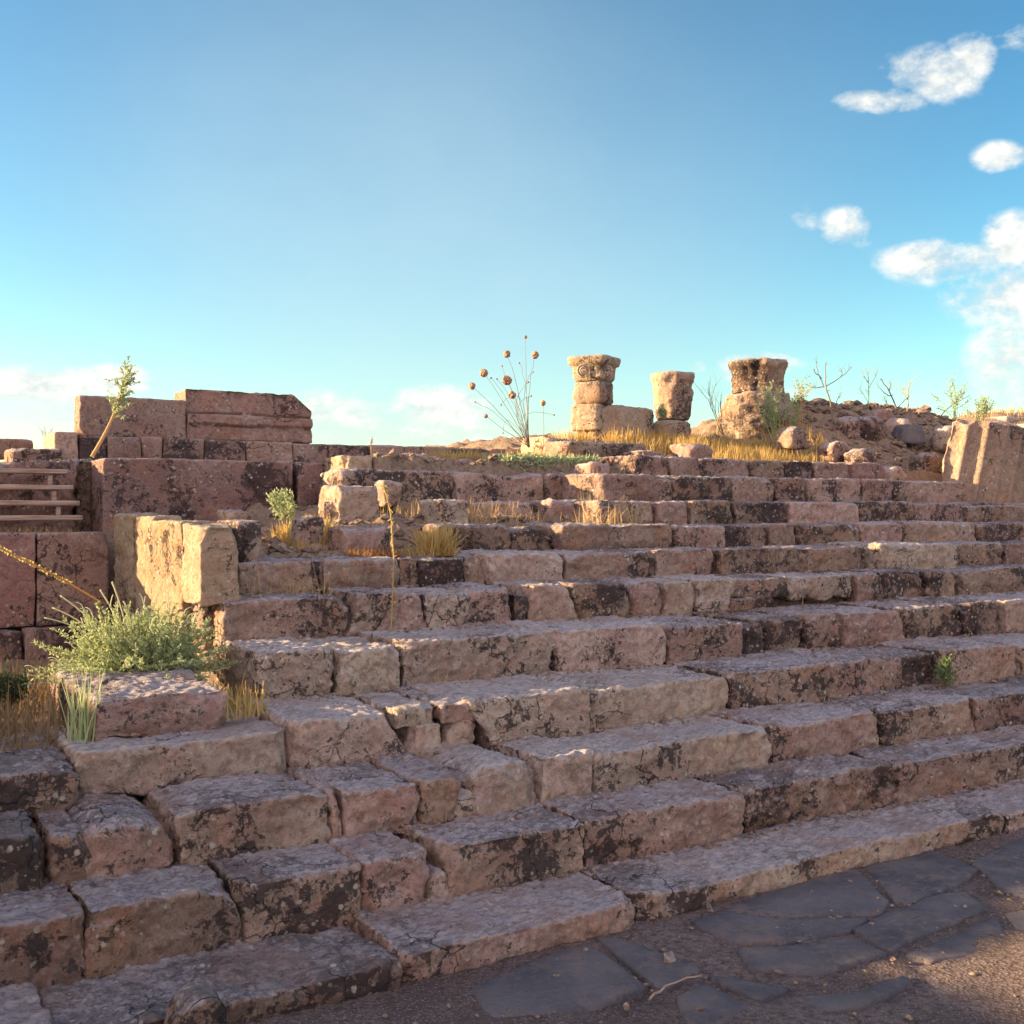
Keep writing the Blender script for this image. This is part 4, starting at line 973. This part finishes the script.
twigs('bare twig shrub rising behind the green shrub', [[(665, 420), (700, 370), (740, 340), (800, 308)], [(740, 340), (765, 310), (767, 280)], [(745, 338), (725, 312), (715, 295)], [(770, 325), (785, 300), (790, 290)], [(700, 372), (660, 365), (636, 362)]], 10.1, .010)
# leaning tree-tobacco like stalk on the left wall
t0_, t1_ = P(92, 457, 9.6), P(127, 372, 9.6)
tl = thing('tall_weed', 'tall leaning weed with a feathery green top before the big plain block', 'plant', tuple(t0_))
t = np.linspace(0, 1, 14)[:, None]; e = t1_ - t0_
pts = e * t + np.array([.03, 0, -.01]) * np.sin(t * math.pi)
v_, f_ = tube(pts, np.linspace(.017, .005, 14), 6); mesh('stem', v_, f_, M['straw'], tl)
lc, ld = [], []
for k in range(44):
    s = rng.uniform(.50, 1.0); p0 = np.array([np.interp(s, t[:, 0], pts[:, i]) for i in range(3)])
    d = rng.normal(0, .55, 3) + e / np.linalg.norm(e) * .8; d /= np.linalg.norm(d); L = rng.uniform(.06, .14)
    if s > .62 and s < .74: L *= 1.3
    m = 26; ti = rng.uniform(.05, 1, m)[:, None]
    lc.append(p0 + d * L * ti); ld.append(d + rng.normal(0, .6, (m, 3)))
v_, f_ = leaves(np.concatenate(lc), np.concatenate(ld), .034, .006); mesh('leaves', v_, f_, M['paleleaf'], tl, smooth=False)

# yellow flower stalks
def mullein(label, pts, rr, n, thick, vlen):
    b = pts[0]; o = thing('flower_stalk', label, 'plant', tuple(b))
    pts = np.array(pts) - b; tt = np.linspace(0, 1, len(pts)); t = np.linspace(0, 1, 20)
    path = np.stack([np.interp(t, tt, pts[:, i]) for i in range(3)], 1)
    v, f = tube(path, np.linspace(rr, rr * .5, 20), 6); mesh('stem', v, f, M['straw'], o)
    s = rng.uniform(vlen[0], vlen[1], n); c = np.stack([np.interp(s, t, path[:, i]) for i in range(3)], 1)
    d = rng.normal(0, 1, (n, 3)); d /= np.linalg.norm(d, axis=1, keepdims=True)
    v, f = leaves(c + d * rr * .6, d, thick, thick * .42); mesh('blossoms', v, f, M['yellow'], o, smooth=False)
mullein('yellow dried stalk standing upright in the middle of the left steps', [P(391, 632, 5.72), P(394, 560, 5.72), P(391, 515, 5.74), P(385, 490, 5.78), P(384, 487, 5.78)], .0045, 130, .016, (.05, 1.0))
mullein('thick yellow flower stalk slanting in from the left edge before the wall', [P(100, 602, 6.7), P(60, 578, 6.4), P(-10, 543, 6.0), P(-70, 512, 5.7)], .0075, 380, .013, (.25, 1.0))
mullein('thin dry stem rising behind the dark oblong block', [P(372, 470, 8.55), P(371, 445, 8.55), P(372, 436, 8.55)], .005, 12, .015, (.5, 1.0))

# twig on the street
a_, b_ = np.array([*onz(650, 1000, -1.585), .018]), np.array([*onz(702, 978, -1.585), .022])
t = np.linspace(0, 1, 10)[:, None]; pts = a_ + (b_ - a_) * t + rng.normal(0, .003, (10, 3)) + np.array([0, .02, .004]) * np.sin(t * 3.1)
v_, f_ = tube(pts - a_, np.linspace(.0042, .003, 10), 6)
tag(mesh('twig', v_, f_, M['wood'], None, tuple(a_)), 'bent pale twig lying on the street by the dark slab', 'twig')

# ------------------------------------------------------------------ wall and pier added out of view to shade the lower steps
ow = thing('shade_wall', 'added block wall outside the frame left of the stairs, shading the lower steps', 'wall', (-4.6, 7.6, 0))
def orow(v0, v1, z0, z1):
    v = v0
    while v < v1 - .2:
        w = min(rng.uniform(.8, 1.3), v1 - v)
        put_stone('wall_block', -5.0 + rng.uniform(-.03, .03), -4.3, v, v + w - .01, z0, z1 + rng.uniform(-.03, .03), 'step', ow, r=.05, amp=.05, res=.05, chips=4); v += w
OW = [(4.8, 9.2, -1.7, -.95), (5.0, 9.2, -.95, -.35), (5.6, 9.1, -.35, .02), (6.3, 7.6, .02, .25), (7.6, 9.0, .02, .33), (7.75, 8.85, .33, .52)]
for r_ in OW: orow(*r_)
pier = thing('shade_pier', 'added masonry pier outside the frame left of the timber rails, shading the steps', 'pier', (-.3, 9.1, -.3 + EYE))
z_ = -.4
while z_ < 1.2:
    h_ = rng.uniform(.4, .6)
    for (a_, b_) in ((8.98, 9.2),):
        put_stone('shade_pier_block', -1.0 + rng.uniform(-.04, .04), .12 + rng.uniform(-.04, .02), a_, b_, z_, z_ + h_ - .004, 'step', pier, r=.04, amp=.04, res=.05, chips=3)
    z_ += h_

# ------------------------------------------------------------------ light, sky, camera
EL = R(12.0); AZ = R(-58.0)
to_sun = Vector((math.sin(AZ) * math.cos(EL), math.cos(AZ) * math.cos(EL), math.sin(EL)))
sl = bpy.data.lights.new('sun', 'SUN'); sl.energy = 5.0; sl.angle = R(.5); sl.color = (1.0, .71, .38)
so_ = bpy.data.objects.new('sun', sl); COL.objects.link(so_); so_.rotation_euler = to_sun.to_track_quat('Z', 'Y').to_euler(); so_.location = (-6, 6, 8)

w = bpy.data.worlds.new('World'); scene.world = w; w.use_nodes = True
nt = w.node_tree; bg = nt.nodes['Background']
sky = nt.nodes.new('ShaderNodeTexSky'); sky.sky_type = 'NISHITA'; sky.sun_disc = False
sky.sun_elevation = EL; sky.sun_rotation = AZ; sky.altitude = 300; sky.air_density = 1.0; sky.dust_density = .8; sky.ozone_density = 2.0
hs = nt.nodes.new('ShaderNodeHueSaturation'); nt.links.new(sky.outputs[0], hs.inputs['Color']); hs.inputs['Saturation'].default_value = 1.24
sc_ = mixc(nt, 1.0, hs.outputs[0], (1 / 2.9, 1 / 3.05, 1 / 3.5), 'MULTIPLY')
gm = nt.nodes.new('ShaderNodeGamma'); nt.links.new(sc_, gm.inputs[0]); gm.inputs[1].default_value = 1.42
skyc = mixc(nt, 1.0, gm.outputs[0], (2.70, 2.78, 2.58), 'MULTIPLY')
# clouds, by direction
tcn = nt.nodes.new('ShaderNodeTexCoord'); dirv = tcn.outputs['Generated']
mp = nt.nodes.new('ShaderNodeMapping'); nt.links.new(dirv, mp.inputs[0]); mp.inputs['Scale'].default_value = (1, 1, 1.5)
def vdot(vec):
    n = nt.nodes.new('ShaderNodeVectorMath'); n.operation = 'DOT_PRODUCT'; nt.links.new(dirv, n.inputs[0]); n.inputs[1].default_value = vec; return n.outputs['Value']
CL = [(940, 74, 46, 26, 1), (968, 60, 26, 26, 1), (880, 100, 44, 13, 1), (900, 74, 34, 20, .55), (998, 157, 24, 15, .9), (802, 228, 16, 20, .5), (848, 228, 30, 20, .85),
      (945, 262, 66, 22, 1), (1012, 244, 34, 30, 1), (1010, 296, 60, 32, 1), (1060, 290, 60, 70, 1), (1010, 372, 44, 56, 1.0), (758, 364, 40, 14, .95), (735, 374, 24, 10, .6), (696, 366, 12, 8, .5),
      (30, 386, 75, 20, 1.25), (110, 380, 42, 16, 1.1), (40, 415, 90, 24, .9), (330, 418, 64, 26, .85), (440, 408, 52, 22, .95), (1016, 38, 24, 14, .5), (420, 436, 150, 18, .6), (150, 430, 200, 20, .5), (555, 410, 20, 14, .45),
      (800, 392, 40, 10, .4), (-120, 330, 90, 40, 1), (-300, 250, 120, 50, .9), (1250, 330, 110, 60, 1), (1400, 180, 90, 40, 1)]
def dvec(px, py):
    t = (px - CX) / F; return Vector((SA + CA * t, CA - SA * t, (CY - py) / F)).normalized()
dens = None
for (x, y, rx, ry, amt) in CL:
    c = dvec(x, y); e1 = (dvec(x + 1, y) - c).normalized(); e2 = c.cross(e1).normalized()
    k = c.dot(Vector((SA, CA, 0)))
    a = math_(nt, 'MULTIPLY', vdot(e1), F / (rx * k)); b = math_(nt, 'MULTIPLY', vdot(e2), F / (ry * k))
    q2 = math_(nt, 'ADD', math_(nt, 'MULTIPLY', a, a), math_(nt, 'MULTIPLY', b, b))
    front = math_(nt, 'GREATER_THAN', vdot(c), .5)
    m = math_(nt, 'MULTIPLY', math_(nt, 'MULTIPLY', math_(nt, 'SUBTRACT', 1.0, math_(nt, 'MULTIPLY', q2, .62), True), front), amt)
    dens = m if dens is None else math_(nt, 'MAXIMUM', dens, m)
n1_ = noi(nt, mp.outputs[0], 16, 9, .58, .3); n2_ = noi(nt, mp.outputs[0], 60, 6, .6)
dd = math_(nt, 'ADD', dens, math_(nt, 'ADD', math_(nt, 'MULTIPLY', math_(nt, 'SUBTRACT', n1_, .5), 2.6), math_(nt, 'MULTIPLY', math_(nt, 'SUBTRACT', n2_, .5), .9)))
dd = math_(nt, 'MULTIPLY', dd, math_(nt, 'GREATER_THAN', dens, .002))
cm = math_(nt, 'MULTIPLY', ramp(nt, dd, .26, .98), ramp(nt, dens, .0, .45))
ccol = mixc(nt, ramp(nt, math_(nt, 'ADD', math_(nt, 'MULTIPLY', n2_, .5), math_(nt, 'MULTIPLY', n1_, .5)), .42, .58), (2.15, 2.30, 2.32), (3.1, 3.1, 2.88))
# soft pale glow painted into the sky left of the middle of the view
c = dvec(400, 330); e1 = (dvec(401, 330) - c).normalized(); e2 = c.cross(e1).normalized()
va = math_(nt, 'MULTIPLY', vdot(e1), 1 / .34); vb = math_(nt, 'MULTIPLY', vdot(e2), 1 / .30)
vq = math_(nt, 'ADD', math_(nt, 'MULTIPLY', va, va), math_(nt, 'MULTIPLY', vb, vb))
veil = math_(nt, 'POWER', 2.718, math_(nt, 'MULTIPLY', vq, -1.0))
veil = math_(nt, 'MULTIPLY', math_(nt, 'MULTIPLY', veil, math_(nt, 'GREATER_THAN', vdot(c), 0.0)), math_(nt, 'ADD', .34, math_(nt, 'MULTIPLY', noi(nt, mp.outputs[0], 5, 6, .55), .36)))
skyc = mixc(nt, veil, skyc, (2.05, 2.58, 2.70))
final = mixc(nt, math_(nt, 'MULTIPLY', cm, .95), skyc, ccol)
# unseen warm cloud bank added behind the camera to fill and tint shaded fronts
back = vdot(Vector((-SA, -CA, .25)))
nb = noi(nt, mp.outputs[0], 3.2, 8, .6, .4)
bm = ramp(nt, math_(nt, 'ADD', back, math_(nt, 'MULTIPLY', math_(nt, 'SUBTRACT', nb, .5), 1.6)), .18, .55)
final = mixc(nt, math_(nt, 'MULTIPLY', bm, .9), final, (5.0, 4.2, 4.35))
nt.links.new(final, bg.inputs[0]); bg.inputs[1].default_value = .088

cam = bpy.data.cameras.new('camera'); co = bpy.data.objects.new('camera', cam); COL.objects.link(co)
cam.sensor_fit = 'HORIZONTAL'; cam.sensor_width = 36; cam.lens = 36 * F / 1024; cam.clip_end = 6000; cam.clip_start = .05
co.location = (0, 0, EYE); co.rotation_euler = (R(90), 0, -math.atan2(SA, CA))
scene.camera = co
vs = scene.view_settings; vs.view_transform = 'Standard'; vs.look = 'None'; vs.exposure = 2.02; vs.gamma = 1.0; vs.use_curve_mapping = False
